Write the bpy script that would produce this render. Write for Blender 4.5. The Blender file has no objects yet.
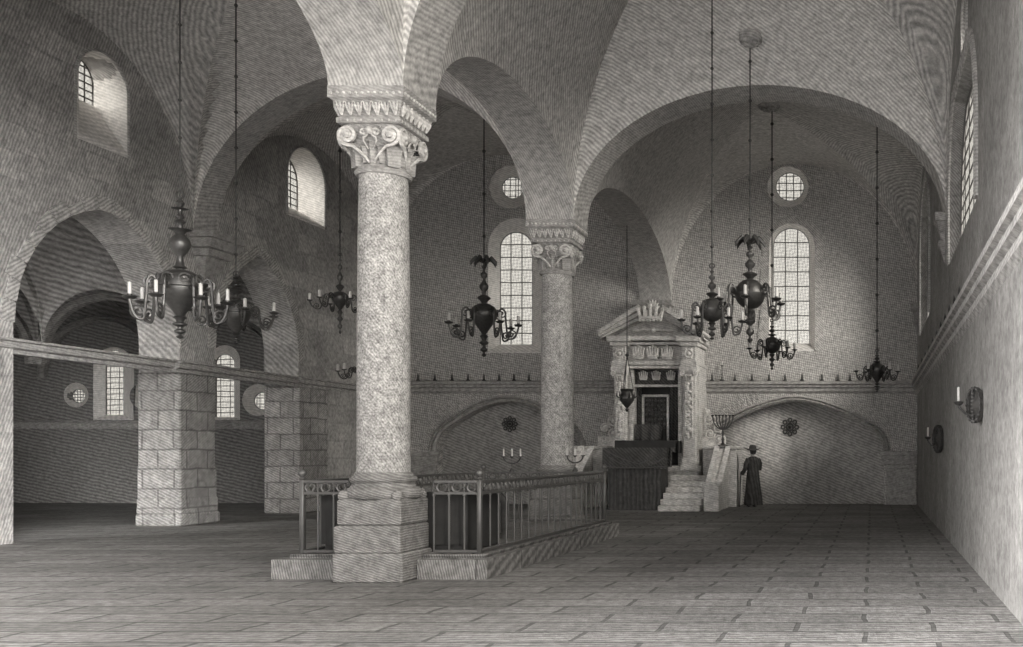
import bpy, math, random
from mathutils import Vector, Matrix
from mathutils.geometry import tessellate_polygon
random.seed(7)
PI = math.pi
F = 1000.0; CX = 872.0; CY = 453.0; EYE = 1.6
SC = bpy.context.scene
COL = SC.collection

def P(px, py, Y):
    """world point seen at a place of the picture at distance Y"""
    return ((px - CX) * Y / F, Y, EYE + (CY - py) * Y / F)

# ------------------------------------------------------------------ materials
def stone(name, base, rot=(0.5, 0.4, 0.8), period=0.075, contrast=0.3, mottle=0.25, rough=0.9,
          brick=None, plane='XY', bump=0.25, speck=0.0, cross=False, glow_patch=None, mortar=0.5, grain=0.42, grain_scale=9.0):
    m = bpy.data.materials.new(name); m.use_nodes = True
    nt = m.node_tree; N = nt.nodes; L = nt.links
    bs = N['Principled BSDF']; bs.inputs['Roughness'].default_value = rough
    try: bs.inputs['Specular IOR Level'].default_value = 0.25
    except Exception: pass
    tc = N.new('ShaderNodeTexCoord'); obj = tc.outputs['Object']
    def math_(op, a, b=None, v=None):
        n = N.new('ShaderNodeMath'); n.operation = op
        L.new(a, n.inputs[0])
        if b is not None: L.new(b, n.inputs[1])
        elif v is not None: n.inputs[1].default_value = v
        return n.outputs[0]
    def lines(r, per):
        mp = N.new('ShaderNodeMapping'); mp.inputs['Rotation'].default_value = r
        L.new(obj, mp.inputs['Vector'])
        w = N.new('ShaderNodeTexWave'); w.wave_type = 'BANDS'; w.bands_direction = 'X'; w.wave_profile = 'SIN'
        w.inputs['Scale'].default_value = 0.314 / per
        w.inputs['Distortion'].default_value = 2.6
        w.inputs['Detail'].default_value = 2.0
        w.inputs['Detail Scale'].default_value = 1.2
        L.new(mp.outputs[0], w.inputs['Vector'])
        return w.outputs['Fac'] if 'Fac' in w.outputs else w.outputs[1]
    fac = math_('MULTIPLY_ADD', lines(rot, period)); n0 = fac.node
    n0.inputs[1].default_value = contrast; n0.inputs[2].default_value = 1.0 - contrast * 0.5
    tot = fac
    if cross:
        f2 = math_('MULTIPLY_ADD', lines((rot[0] + 1.2, rot[1] - 0.9, rot[2] + 1.3), period * 1.15)); n1 = f2.node
        n1.inputs[1].default_value = contrast * 0.8; n1.inputs[2].default_value = 1.0 - contrast * 0.4
        tot = math_('MULTIPLY', tot, f2)
    nz = N.new('ShaderNodeTexNoise'); nz.inputs['Scale'].default_value = 0.9; nz.inputs['Detail'].default_value = 5
    nz.inputs['Roughness'].default_value = 0.65
    L.new(obj, nz.inputs['Vector'])
    mo = math_('MULTIPLY_ADD', nz.outputs[0]); mo.node.inputs[1].default_value = mottle * 2.4; mo.node.inputs[2].default_value = 1.0 - mottle * 1.2
    tot = math_('MULTIPLY', tot, mo)
    ng = N.new('ShaderNodeTexNoise'); ng.inputs['Scale'].default_value = grain_scale; ng.inputs['Detail'].default_value = 3; ng.inputs['Roughness'].default_value = 0.7
    L.new(obj, ng.inputs['Vector'])
    gg = math_('MULTIPLY_ADD', ng.outputs[0]); gg.node.inputs[1].default_value = grain * 4; gg.node.inputs[2].default_value = 1.0 - grain * 2
    tot = math_('MULTIPLY', tot, gg)
    hb = nz.outputs[0]
    if speck:
        n2 = N.new('ShaderNodeTexNoise'); n2.inputs['Scale'].default_value = 42; n2.inputs['Detail'].default_value = 2
        L.new(obj, n2.inputs['Vector'])
        s = math_('MULTIPLY_ADD', n2.outputs[0]); s.node.inputs[1].default_value = speck * 3; s.node.inputs[2].default_value = 1.0 - speck * 1.5
        tot = math_('MULTIPLY', tot, s); hb = n2.outputs[0]
    if brick:
        bw, bh = brick
        sp = N.new('ShaderNodeSeparateXYZ'); L.new(obj, sp.inputs[0])
        cb = N.new('ShaderNodeCombineXYZ')
        a, b = {'XY': (0, 1), 'XZ': (0, 2), 'YZ': (1, 2)}[plane if plane in ('XY', 'XZ', 'YZ') else 'XY']
        if plane == 'AZ':       # x+y along, z up (works on both sides of a block)
            su = math_('ADD', sp.outputs[0], sp.outputs[1]); L.new(su, cb.inputs[0]); L.new(sp.outputs[2], cb.inputs[1])
        else:
            L.new(sp.outputs[a], cb.inputs[0]); L.new(sp.outputs[b], cb.inputs[1])
        # wobble the joints by hand
        nw = N.new('ShaderNodeTexNoise'); nw.inputs['Scale'].default_value = 1.6; L.new(obj, nw.inputs['Vector'])
        va = N.new('ShaderNodeVectorMath'); va.operation = 'MULTIPLY_ADD'
        L.new(nw.outputs['Color'], va.inputs[0]); va.inputs[1].default_value = (0.09 * bw, 0.2 * bh, 0); L.new(cb.outputs[0], va.inputs[2])
        bt = N.new('ShaderNodeTexBrick'); L.new(va.outputs[0], bt.inputs['Vector'])
        bt.inputs['Scale'].default_value = 1.0; bt.inputs['Brick Width'].default_value = bw; bt.inputs['Row Height'].default_value = bh
        bt.inputs['Mortar Size'].default_value = min(bw, bh) * 0.055; bt.inputs['Mortar Smooth'].default_value = 0.3
        bt.inputs['Color1'].default_value = (1.12, 1.12, 1.12, 1); bt.inputs['Color2'].default_value = (0.82, 0.82, 0.82, 1)
        bt.inputs['Mortar'].default_value = (mortar, mortar, mortar, 1)
        tb = N.new('ShaderNodeRGBToBW'); L.new(bt.outputs['Color'], tb.inputs[0])
        tot = math_('MULTIPLY', tot, tb.outputs[0])
    if glow_patch:   # light painted into the colour, ragged outline: centre and radii in object space
        (cx, cy, cz), (rx, ry, rz), gain = glow_patch
        mp = N.new('ShaderNodeMapping'); mp.vector_type = 'POINT'
        mp.inputs['Location'].default_value = (-cx / rx, -cy / ry, -cz / rz)
        mp.inputs['Scale'].default_value = (1 / rx, 1 / ry, 1 / rz); L.new(obj, mp.inputs[0])
        ln = N.new('ShaderNodeVectorMath'); ln.operation = 'LENGTH'; L.new(mp.outputs[0], ln.inputs[0])
        rag = math_('MULTIPLY_ADD', nz.outputs[0]); rag.node.inputs[1].default_value = 0.9; L.new(ln.outputs['Value'], rag.node.inputs[2])
        mr = N.new('ShaderNodeMapRange'); L.new(rag, mr.inputs[0])
        mr.inputs[1].default_value = 1.1; mr.inputs[2].default_value = 1.6; mr.inputs[3].default_value = gain; mr.inputs[4].default_value = 1.0
        tot = math_('MULTIPLY', tot, mr.outputs[0])
    mx = N.new('ShaderNodeVectorMath'); mx.operation = 'SCALE'
    mx.inputs[0].default_value = base; L.new(tot, mx.inputs['Scale'])
    L.new(mx.outputs[0], bs.inputs['Base Color'])
    bp = N.new('ShaderNodeBump'); bp.inputs['Strength'].default_value = bump; bp.inputs['Distance'].default_value = 0.03
    L.new(tot if not speck else hb, bp.inputs['Height']); L.new(bp.outputs[0], bs.inputs['Normal'])
    return m

def plain(name, c, rough=0.6, metal=0.0, vary=0.15, scale=12):
    m = bpy.data.materials.new(name); m.use_nodes = True
    nt = m.node_tree; N = nt.nodes; L = nt.links; bs = N['Principled BSDF']
    bs.inputs['Roughness'].default_value = rough; bs.inputs['Metallic'].default_value = metal
    tc = N.new('ShaderNodeTexCoord'); nz = N.new('ShaderNodeTexNoise'); nz.inputs['Scale'].default_value = scale
    L.new(tc.outputs['Object'], nz.inputs['Vector'])
    mr = N.new('ShaderNodeMapRange'); L.new(nz.outputs[0], mr.inputs[0]); mr.inputs[3].default_value = 1 - vary; mr.inputs[4].default_value = 1 + vary
    mx = N.new('ShaderNodeVectorMath'); mx.operation = 'SCALE'; mx.inputs[0].default_value = c
    L.new(mr.outputs[0], mx.inputs['Scale']); L.new(mx.outputs[0], bs.inputs['Base Color'])
    return m

def glassy(name):
    m = bpy.data.materials.new(name); m.use_nodes = True
    nt = m.node_tree; N = nt.nodes; L = nt.links
    out = N['Material Output']; N.remove(N['Principled BSDF'])
    tr = N.new('ShaderNodeBsdfTransparent')
    tcg = N.new('ShaderNodeTexCoord'); mg = N.new('ShaderNodeMapping'); mg.inputs['Rotation'].default_value = (0.0, 0.785, 0.3)
    L.new(tcg.outputs['Object'], mg.inputs[0]); ck = N.new('ShaderNodeTexChecker'); ck.inputs['Scale'].default_value = 14.0; L.new(mg.outputs[0], ck.inputs[0])
    ck.inputs['Color1'].default_value = (0.53, 0.523, 0.505, 1); ck.inputs['Color2'].default_value = (0.44, 0.435, 0.42, 1); L.new(ck.outputs[0], tr.inputs[0])
    gl = N.new('ShaderNodeBsdfGlossy'); gl.inputs['Roughness'].default_value = 0.25; gl.inputs[0].default_value = (0.7, 0.7, 0.68, 1)
    tc = N.new('ShaderNodeTexCoord'); nz = N.new('ShaderNodeTexNoise'); nz.inputs['Scale'].default_value = 9
    L.new(tc.outputs['Object'], nz.inputs['Vector'])
    mr = N.new('ShaderNodeMapRange'); L.new(nz.outputs[0], mr.inputs[0]); mr.inputs[3].default_value = 0.02; mr.inputs[4].default_value = 0.22
    mx = N.new('ShaderNodeMixShader'); L.new(mr.outputs[0], mx.inputs[0]); L.new(tr.outputs[0], mx.inputs[1]); L.new(gl.outputs[0], mx.inputs[2])
    L.new(mx.outputs[0], out.inputs[0])
    return m

G = lambda v: (v, v * 0.972, v * 0.945)
M = {}  # added lamp to brighten the left window reveals
M['wall_e'] = stone('plaster_east', G(0.42), rot=(0.2, 0.15, 0.0), contrast=0.5, mottle=0.24, period=0.06, cross=True)
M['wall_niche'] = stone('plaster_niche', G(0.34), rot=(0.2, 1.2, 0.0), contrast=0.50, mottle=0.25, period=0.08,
                        glow_patch=((-3.55, 31.5, 1.85), (0.95, 3.0, 1.25), 1.9))  # bright glow behind the visitor, painted into the plaster
M['wall_l'] = stone('masonry_left', G(0.40), rot=(0.3, 0.2, 1.2), contrast=0.50, mottle=0.38, period=0.058, brick=(0.9, 0.5), plane='YZ', mortar=0.88, bump=0.3)
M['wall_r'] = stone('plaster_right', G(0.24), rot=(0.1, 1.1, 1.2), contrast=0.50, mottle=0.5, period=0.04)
M['pier'] = stone('pier_masonry', G(0.36), rot=(0.3, 1.0, 0.8), contrast=0.50, mottle=0.4, period=0.05, brick=(0.7, 0.43), plane='AZ', mortar=0.55, bump=0.6)
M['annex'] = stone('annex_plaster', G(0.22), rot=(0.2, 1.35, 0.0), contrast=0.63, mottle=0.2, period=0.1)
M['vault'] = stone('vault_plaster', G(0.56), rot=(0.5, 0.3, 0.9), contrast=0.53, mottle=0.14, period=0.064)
M['vault2'] = stone('vault_plaster_crosswise_shaded', G(0.46), rot=(1.2, 0.9, 0.3), contrast=0.53, mottle=0.14, period=0.064)  # darker copy for the side webs, shading painted into the plaster
M['soffit'] = stone('arch_soffit', G(0.42), rot=(0.9, 0.1, 0.3), contrast=0.38, mottle=0.14, period=0.045)
M['floor'] = stone('floor_flags', G(0.215), rot=(0.0, 0.0, 1.5), contrast=0.50, mottle=0.42, period=0.1, brick=(1.25, 0.5), plane='XY', mortar=0.5, bump=0.5)
M['shaft'] = stone('column_granite', G(0.36), rot=(1.2, 0.9, 0.3), contrast=0.25, mottle=0.1, period=0.03, speck=0.75)
M['plinth'] = stone('plinth_stone', G(0.25), rot=(0.2, 1.25, 0.2), contrast=0.53, mottle=0.3, period=0.03, bump=0.5)
M['carved'] = stone('carved_stone', G(0.33), rot=(0.3, 1.2, 0.7), contrast=0.23, mottle=0.2, period=0.035)  # darkened tone puts shade into the recessed bell of the capitals
M['trim'] = stone('trim_stone', G(0.36), rot=(0.2, 1.4, 0.1), contrast=0.33, mottle=0.25, period=0.05)
M['ark'] = stone('ark_stone', G(0.56), rot=(0.2, 1.3, 0.2), contrast=0.26, mottle=0.15, period=0.06)
M['arkrelief'] = stone('ark_relief', G(0.66), rot=(0.2, 1.3, 0.2), contrast=0.16, mottle=0.1, period=0.05)
M['voussoir'] = stone('voussoir_stone', G(0.42), rot=(0.6, 0.4, 0.8), contrast=0.57, mottle=0.3, period=0.05)
M['base'] = stone('platform_stone', G(0.21), rot=(0.1, 0.2, 0.1), contrast=0.68, mottle=0.3, period=0.032, brick=(1.4, 0.3), plane='AZ')
M['reveal'] = stone('daylit_reveal', G(0.72), rot=(0.2, 1.2, 0.3), contrast=0.25, mottle=0.15, period=0.06, grain=0.25)  # pale tone paints the window daylight onto the splays
M['capital'] = stone('capital_relief', G(0.52), rot=(0.2, 1.3, 0.2), contrast=0.2, mottle=0.15, period=0.05)
M['metal'] = plain('dark_bronze', G(0.085), rough=0.42, metal=0.65, vary=.4, scale=20)
M['iron'] = plain('wrought_iron', G(0.05), rough=0.5, metal=0.3)
M['ironlite'] = plain('worn_iron', G(0.12), rough=0.4, metal=0.3)
M['lead'] = plain('window_lead', G(0.12), rough=0.7)
M['candle'] = plain('candle_wax', G(0.55), rough=0.5, vary=0.05)
M['dark'] = plain('dark_cloth', G(0.035), rough=0.95, vary=0.4, scale=6)
M['cloth'] = stone('embroidered_cloth', G(0.075), rot=(0.2, 0.8, 0.2), contrast=0.7, mottle=0.5, period=0.07)
M['panel'] = stone('dark_board', G(0.07), rot=(0.0, 0.0, 0.0), contrast=0.5, mottle=0.3, period=0.12)
M['void'] = plain('ark_recess', G(0.05), rough=0.9)
M['skin'] = plain('skin', G(0.36), rough=0.6, vary=0.05)
M['coat'] = stone('coat_wool', G(0.06), rot=(0.0, 0.1, 0.0), contrast=0.6, mottle=0.3, period=0.09)
M['hat'] = plain('hat_felt', G(0.05), rough=0.9)
M['wood'] = plain('stick_wood', G(0.08), rough=0.6)
M['glass'] = glassy('old_glass')

# ------------------------------------------------------------------ mesh builder
class MB:
    def __init__(s): s.v = []; s.f = []
    def add(s, vs, fs):
        o = len(s.v); s.v += [tuple(p) for p in vs]; s.f += [tuple(i + o for i in f) for f in fs]
    def box(s, x0, x1, y0, y1, z0, z1, taper=0.0):
        t = taper
        s.add([(x0, y0, z0), (x1, y0, z0), (x1, y1, z0), (x0, y1, z0), (x0 + t, y0 + t, z1), (x1 - t, y0 + t, z1), (x1 - t, y1 - t, z1), (x0 + t, y1 - t, z1)],
              [(0, 3, 2, 1), (4, 5, 6, 7), (0, 1, 5, 4), (1, 2, 6, 5), (2, 3, 7, 6), (3, 0, 4, 7)])
    def cbox(s, x0, x1, y0, y1, z0, z1, c=0.01):
        """box with worn (chamfered) edges"""
        def ring(z, i): 
            return [(x0 + i, y0, z), (x1 - i, y0, z), (x1, y0 + i, z), (x1, y1 - i, z), (x1 - i, y1, z), (x0 + i, y1, z), (x0, y1 - i, z), (x0, y0 + i, z)]
        def ringi(z, i, d):
            return [(x0 + i + d * .4, y0 + d, z), (x1 - i - d * .4, y0 + d, z), (x1 - d, y0 + i + d * .4, z), (x1 - d, y1 - i - d * .4, z), (x1 - i - d * .4, y1 - d, z), (x0 + i + d * .4, y1 - d, z), (x0 + d, y1 - i - d * .4, z), (x0 + d, y0 + i + d * .4, z)]
        s.loft([ringi(z0, c, c), ring(z0 + c, c), ring(z1 - c, c), ringi(z1, c, c)])
    def loft(s, rings, cap=True, closed=True):
        n = len(rings[0]); o = len(s.v)
        for r in rings: s.v += [tuple(p) for p in r]
        for k in range(len(rings) - 1):
            for i in range(n if closed else n - 1):
                j = (i + 1) % n
                s.f.append((o + k * n + i, o + k * n + j, o + (k + 1) * n + j, o + (k + 1) * n + i))
        if cap and closed:
            s.f.append(tuple(o + i for i in reversed(range(n))))
            s.f.append(tuple(o + (len(rings) - 1) * n + i for i in range(n)))
    def lathe(s, prof, seg=20, c=(0, 0, 0)):
        s.loft([[(c[0] + max(r, 1e-4) * math.cos(2 * PI * i / seg), c[1] + max(r, 1e-4) * math.sin(2 * PI * i / seg), c[2] + z) for i in range(seg)] for r, z in prof])
    def tube(s, pts, r, seg=6):
        pts = [Vector(p) for p in pts]; n = len(pts)
        rs = r if isinstance(r, (list, tuple)) else [r] * n
        rings = []; up = None
        for i, p in enumerate(pts):
            t = (pts[min(i + 1, n - 1)] - pts[max(i - 1, 0)])
            if t.length < 1e-9: t = Vector((0, 0, 1))
            t.normalize()
            if up is None: up = Vector((0, 0, 1)) if abs(t.z) < .9 else Vector((1, 0, 0))
            a = (up - t * up.dot(t))
            if a.length < 1e-4: a = t.orthogonal()
            a.normalize(); b = t.cross(a); up = a
            rings.append([p + (a * math.cos(2 * PI * k / seg) + b * math.sin(2 * PI * k / seg)) * rs[i] for k in range(seg)])
        s.loft(rings)
    def ball(s, c, r, seg=8, sq=1.0):
        n = max(4, seg // 2 + 1)
        s.lathe([(r * math.sin(PI * k / n), -r * sq * math.cos(PI * k / n)) for k in range(n + 1)], seg, c)
    def torus(s, c, R, r, axis='Z', seg=18, sub=6):
        o = len(s.v)
        for i in range(seg):
            a = 2 * PI * i / seg
            for k in range(sub):
                b = 2 * PI * k / sub; rr = R + r * math.cos(b); h = r * math.sin(b)
                x, y = rr * math.cos(a), rr * math.sin(a)
                d = {'Z': (x, y, h), 'Y': (x, h, y), 'X': (h, x, y)}[axis]
                s.v.append((c[0] + d[0], c[1] + d[1], c[2] + d[2]))
        for i in range(seg):
            for k in range(sub):
                s.f.append((o + i * sub + k, o + ((i + 1) % seg) * sub + k, o + ((i + 1) % seg) * sub + (k + 1) % sub, o + i * sub + (k + 1) % sub))
    def plate(s, outer, holes_f, holes_b, mapf, d0, d1):
        """a thick plate: 2D outline and holes (front and back loops of equal length); mapf(a, b, depth) -> point"""
        for loopset, d, flip in (([outer] + holes_f, d0, False), ([outer] + holes_b, d1, True)):
            tr = tessellate_polygon([[Vector((a, b, 0)) for a, b in lp] for lp in loopset])
            flat = [p for lp in loopset for p in lp]
            o = len(s.v); s.v += [tuple(mapf(a, b, d)) for a, b in flat]
            for t in tr: s.f.append(tuple(o + i for i in (t if not flip else reversed(t))))
        for lf, lb in [(outer, outer)] + list(zip(holes_f, holes_b)):
            s.loft([[mapf(a, b, d0) for a, b in lf], [mapf(a, b, d1) for a, b in lb]], cap=False)
    def build(s, name, mat, parent=None, loc=(0, 0, 0), smooth=None, kind=None, rotz=0):
        me = bpy.data.meshes.new(name); me.from_pydata(s.v, [], s.f); me.update()
        import bmesh
        bm = bmesh.new(); bm.from_mesh(me)
        bmesh.ops.recalc_face_normals(bm, faces=bm.faces); bm.to_mesh(me); bm.free()
        me.materials.append(M[mat] if isinstance(mat, str) else mat)
        if smooth:
            for p in me.polygons: p.use_smooth = True
            me.set_sharp_from_angle(angle=math.radians(smooth))
        o = bpy.data.objects.new(name, me); COL.objects.link(o)
        o.location = loc; o.rotation_euler = (0, 0, rotz)
        if parent: o.parent = parent
        if kind: o['kind'] = kind
        return o

def tag(o, label, cat, group=None):
    o['label'] = label; o['category'] = cat
    if group: o['group'] = group
    return o
def thing(name, label, cat, loc=(0, 0, 0), rotz=0, group=None):
    o = bpy.data.objects.new(name, None); COL.objects.link(o); o.location = loc; o.rotation_euler = (0, 0, rotz)
    o.empty_display_size = 0.2
    return tag(o, label, cat, group)

# ------------------------------------------------------------------ vaults
ZS = 6.1
def circ(u): return math.sqrt(max(0.0, 1 - u * u))
class Bay:
    """corners: WL (west-left), WR, EL, ER as (x, y, z); rises of the four edge arches and the crown"""
    def __init__(b, WL, WR, EL, ER, aW, aE, aL, aR, hC, off=(0, 0)):
        b.c = [Vector(p) for p in (WL, WR, EL, ER)]; b.a = (aW, aE, aL, aR); b.h = hC; b.off = off
    def pt(b, u, v):     # u: -1 left .. 1 right, v: -1 west .. 1 east
        WL, WR, EL, ER = b.c; s = (u + 1) / 2; t = (v + 1) / 2
        p = (WL * (1 - s) + WR * s) * (1 - t) + (EL * (1 - s) + ER * s) * t
        k = (1 - u * u) * (1 - v * v); p = p + Vector((b.off[0] * k, b.off[1] * k, 0))
        aW, aE, aL, aR = b.a
        au, av = abs(u), abs(v)
        if av >= au: rho, w, a = av, au, (aE if v > 0 else aW)
        else: rho, w, a = au, av, (aR if u > 0 else aL)
        Gz = b.h * circ(rho); Mz = b.h + (a - b.h) * rho * rho
        z = Gz + (Mz - Gz) * circ(w / rho if rho > 1e-6 else 0)
        return p + Vector((0, 0, z))
    def build(b, mats=('vault', 'vault2'), n=17):
        # parameters bunched towards the edges, where the curve is steep
        T = [math.sin(PI / 2 * k / n) for k in range(-n, n + 1)]
        K = 2 * n + 1
        mb = MB(); mb.v = [tuple(b.pt(T[i], T[j])) for j in range(K) for i in range(K)]
        which = []
        for j in range(K - 1):
            for i in range(K - 1):
                q = (j * K + i, j * K + i + 1, (j + 1) * K + i + 1, (j + 1) * K + i)
                cu = (T[i] + T[i + 1]) / 2; cv = (T[j] + T[j + 1]) / 2
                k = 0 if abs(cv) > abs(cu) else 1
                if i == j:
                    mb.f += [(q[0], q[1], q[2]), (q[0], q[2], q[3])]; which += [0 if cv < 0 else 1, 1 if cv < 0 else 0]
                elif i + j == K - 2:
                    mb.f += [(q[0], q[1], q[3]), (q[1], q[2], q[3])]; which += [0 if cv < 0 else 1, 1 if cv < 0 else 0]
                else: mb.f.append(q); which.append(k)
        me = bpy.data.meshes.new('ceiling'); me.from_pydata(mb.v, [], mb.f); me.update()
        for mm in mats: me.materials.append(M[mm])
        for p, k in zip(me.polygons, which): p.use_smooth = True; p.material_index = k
        me.set_sharp_from_angle(angle=math.radians(24))
        o = bpy.data.objects.new('ceiling', me); COL.objects.link(o); o['kind'] = 'structure'
        return o
    def edge(b, side, n=17):
        T = [math.sin(PI / 2 * k / n) for k in range(-n, n + 1)]
        return [b.pt(*{'E': (t, 1), 'W': (t, -1), 'L': (-1, t), 'R': (1, t)}[side]) for t in T]
def soffit(e1, e2, mat='soffit'):
    mb = MB(); mb.loft([e1, e2], cap=False, closed=False)
    return mb.build('ceiling', mat, smooth=30, kind='structure')

XL = -15.2; XR = 1.4; YE = 31.0
h = 0.46
c1 = (-6.2, 12.7); c2 = (-6.2, 19.7)
ZL = 6.5
nearR = Bay((c1[0] + h, c1[1] + h, ZS), (XR, 9.6, ZS), (c2[0] + h, c2[1] - h, ZS), (XR, 18.8, ZS), 2.6, 2.5, 1.5, 3.3, 4.5)
farR = Bay((c2[0] + h, c2[1] + h, ZS), (XR, 19.6, ZS), (-6.22, YE, 6.2), (XR, YE, 6.2), 2.5, 4.35, 1.75, 3.6, 4.25, off=(-0.45, 0))
nearL = Bay((XL, 15.6, ZL), (c1[0] - h, c1[1] + h, ZS), (XL, 22.4, ZL), (c2[0] - h, c2[1] - h, ZS), 3.3, 3.2, 3.5, 1.5, 4.0)
farL = Bay((XL, 23.2, ZL), (c2[0] - h, c2[1] + h, ZS), (XL, YE, ZL), (-7.2, YE, 6.2), 3.2, 4.5, 3.5, 1.75, 4.4)
westR = Bay((c1[0] + h, 1.5, ZS), (XR, -0.5, ZS), (c1[0] + h, c1[1] - h, ZS), (XR, 8.8, ZS), 2.6, 2.6, 1.5, 3.3, 4.5)
westL = Bay((XL, 2.5, ZL), (c1[0] - h, 1.5, ZS), (XL, 14.8, ZL), (c1[0] - h, c1[1] - h, ZS), 3.3, 3.3, 3.5, 1.5, 4.0)
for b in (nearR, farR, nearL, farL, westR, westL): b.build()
soffit(nearR.edge('E'), farR.edge('W')); soffit(nearL.edge('E'), farL.edge('W'))
soffit(westR.edge('E'), nearR.edge('W')); soffit(westL.edge('E'), nearL.edge('W'))
soffit(nearL.edge('R'), nearR.edge('L')); soffit(farL.edge('R'), farR.edge('L')); soffit(westL.edge('R'), westR.edge('L'))

def vault_point(b, px, py):
    """where the sight line of a picture point meets a bay's vault"""
    best = None
    for i in range(-60, 61):
        for j in range(-60, 61):
            p = b.pt(i / 60.0, j / 60.0)
            qx = CX + F * p.x / p.y; qy = CY - F * (p.z - EYE) / p.y
            d = (qx - px) ** 2 + (qy - py) ** 2
            if best is None or d < best[0]: best = (d, p)
    return best[1]

# ------------------------------------------------------------------ outlines
def arch_loop(a0, a1, b0, b1, n=10, pointed=0.0):
    """door/window shape: straight sides, round or pointed head, counter-clockwise from bottom left"""
    w = (a1 - a0) / 2; c = (a0 + a1) / 2
    if pointed:
        rise = b1 - pointed   # pointed = spring height
        R = (w * w + rise * rise) / (2 * w)
        pts = [(a0, b0), (a1, b0)]
        th = math.asin(min(1, rise / R)) if R >= rise else PI / 2
        cxr = a1 - R
        for k in range(n + 1):
            t = th * k / n; pts.append((cxr + R * math.cos(t), pointed + R * math.sin(t)))
        cxl = a0 + R
        for k in range(n - 1, -1, -1):
            t = th * k / n; pts.append((cxl - R * math.cos(t), pointed + R * math.sin(t)))
        return pts
    s = b1 - w
    return [(a0, b0), (a1, b0)] + [(c + w * math.cos(PI * k / (2 * n)), s + w * math.sin(PI * k / (2 * n))) for k in range(2 * n + 1)]
def circle_loop(a, b, r, n=24, r2=None):
    return [(a + r * math.cos(2 * PI * k / n), b + (r2 or r) * math.sin(2 * PI * k / n)) for k in range(n)]

WN = [0]
def window(loop, mapf, d, nx, nz, bar=0.03, trim=None):
    """leaded lattice cut to the loop, with a pane behind"""
    WN[0] += 1
    a0 = min(p[0] for p in loop); a1 = max(p[0] for p in loop); b0 = min(p[1] for p in loop); b1 = max(p[1] for p in loop)
    def span(axis, val):
        xs = []
        for i in range(len(loop)):
            p, q = loop[i], loop[(i + 1) % len(loop)]
            if (p[axis] - val) * (q[axis] - val) < 0:
                t = (val - p[axis]) / (q[axis] - p[axis]); xs.append(p[1 - axis] + t * (q[1 - axis] - p[1 - axis]))
        return (min(xs), max(xs)) if len(xs) > 1 else None
    mb = MB()
    for k in range(1, nx):
        a = a0 + (a1 - a0) * k / nx; sp = span(0, a)
        if sp: mb.tube([mapf(a, sp[0], d), mapf(a, sp[1], d)], bar / 2, 4)
    for k in range(1, nz):
        b = b0 + (b1 - b0) * k / nz; sp = span(1, b)
        if sp: mb.tube([mapf(sp[0], b, d), mapf(sp[1], b, d)], bar / 2, 4)
    pts = [mapf(a, b, d) for a, b in loop]
    mb.tube(pts + [pts[0]], bar * 0.9, 4)
    w = mb.build('window_%d' % WN[0], 'lead', kind='structure')
    g = MB(); g.loft([[mapf(a, b, d + 0.03) for a, b in loop], [mapf(a, b, d + 0.04) for a, b in loop]])
    g.build('pane', 'glass', parent=w)
    return w

TN = [0]
def trim(mb, mat='trim', smooth=None):
    TN[0] += 1
    return mb.build('trim_%d' % TN[0], mat, kind='structure', smooth=smooth)

# ------------------------------------------------------------------ floor
fl = MB(); fl.box(-30, 3.5, -3, 33, -0.4, 0); fl.build('floor', 'floor', kind='structure')

# ------------------------------------------------------------------ east wall
mE = lambda a, b, d: (a, d, b)
def X_(px, Y=YE): return (px - CX) * Y / F
def Z_(py, Y=YE): return EYE + (CY - py) * Y / F
YG = YE + 0.45
win_L_f = arch_loop(X_(488), X_(545), Z_(353), Z_(218)); win_L_b = arch_loop(X_(500, YG), X_(533, YG), Z_(346, YG), Z_(232, YG))
win_R_f = arch_loop(X_(769), X_(815), Z_(351), Z_(223)); win_R_b = arch_loop(X_(773, YG), X_(810, YG), Z_(345, YG), Z_(228, YG))
oc_L_f = circle_loop(X_(511), Z_(187), 22 * YE / F); oc_L_b = circle_loop(X_(513, YG), Z_(188, YG), 11 * YG / F)
oc_R_f = circle_loop(X_(788), Z_(187), 21 * YE / F); oc_R_b = circle_loop(X_(790, YG), Z_(187, YG), 14.5 * YG / F)
def niche(cpx, half, spr, pts):
    """low gothic blind arch: pts are (fraction of half width, picture y) from springing to apex"""
    c = X_(cpx); w = half * YE / F
    right = [(c + w * fr, Z_(y)) for fr, y in pts]
    left = [(c - w * fr, Z_(y)) for fr, y in reversed(pts[:-1])]
    return [(c - w, -0.2), (c + w, -0.2)] + right + left
NP = [(1.0, 452), (0.985, 444), (0.94, 436), (0.86, 429), (0.7, 421), (0.5, 412.5), (0.28, 405.5), (0.1, 402), (0, 401.5)]
nR = niche(795, 89, 452, NP); nL = niche(508, 72, 452, NP)
mb = MB()
mb.plate([(XL - 0.2, -0.4), (XR + 1.0, -0.4), (XR + 1.0, 12), (XL - 0.2, 12)],
         [win_L_f, win_R_f, oc_L_f, oc_R_f, nR, nL], [win_L_b, win_R_b, oc_L_b, oc_R_b, nR, nL], mE, YE, YE + 0.5)
mb.build('wall_east', 'wall_e', kind='structure')
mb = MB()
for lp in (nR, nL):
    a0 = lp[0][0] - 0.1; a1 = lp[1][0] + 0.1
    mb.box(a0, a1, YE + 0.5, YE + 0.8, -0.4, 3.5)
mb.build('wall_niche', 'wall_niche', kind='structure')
window(win_L_b, mE, YG, 3, 9, 0.032); window(win_R_b, mE, YG, 3, 8, 0.032)
window(oc_L_b, mE, YG, 8, 8, 0.025); window(oc_R_b, mE, YG, 8, 8, 0.03)

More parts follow.
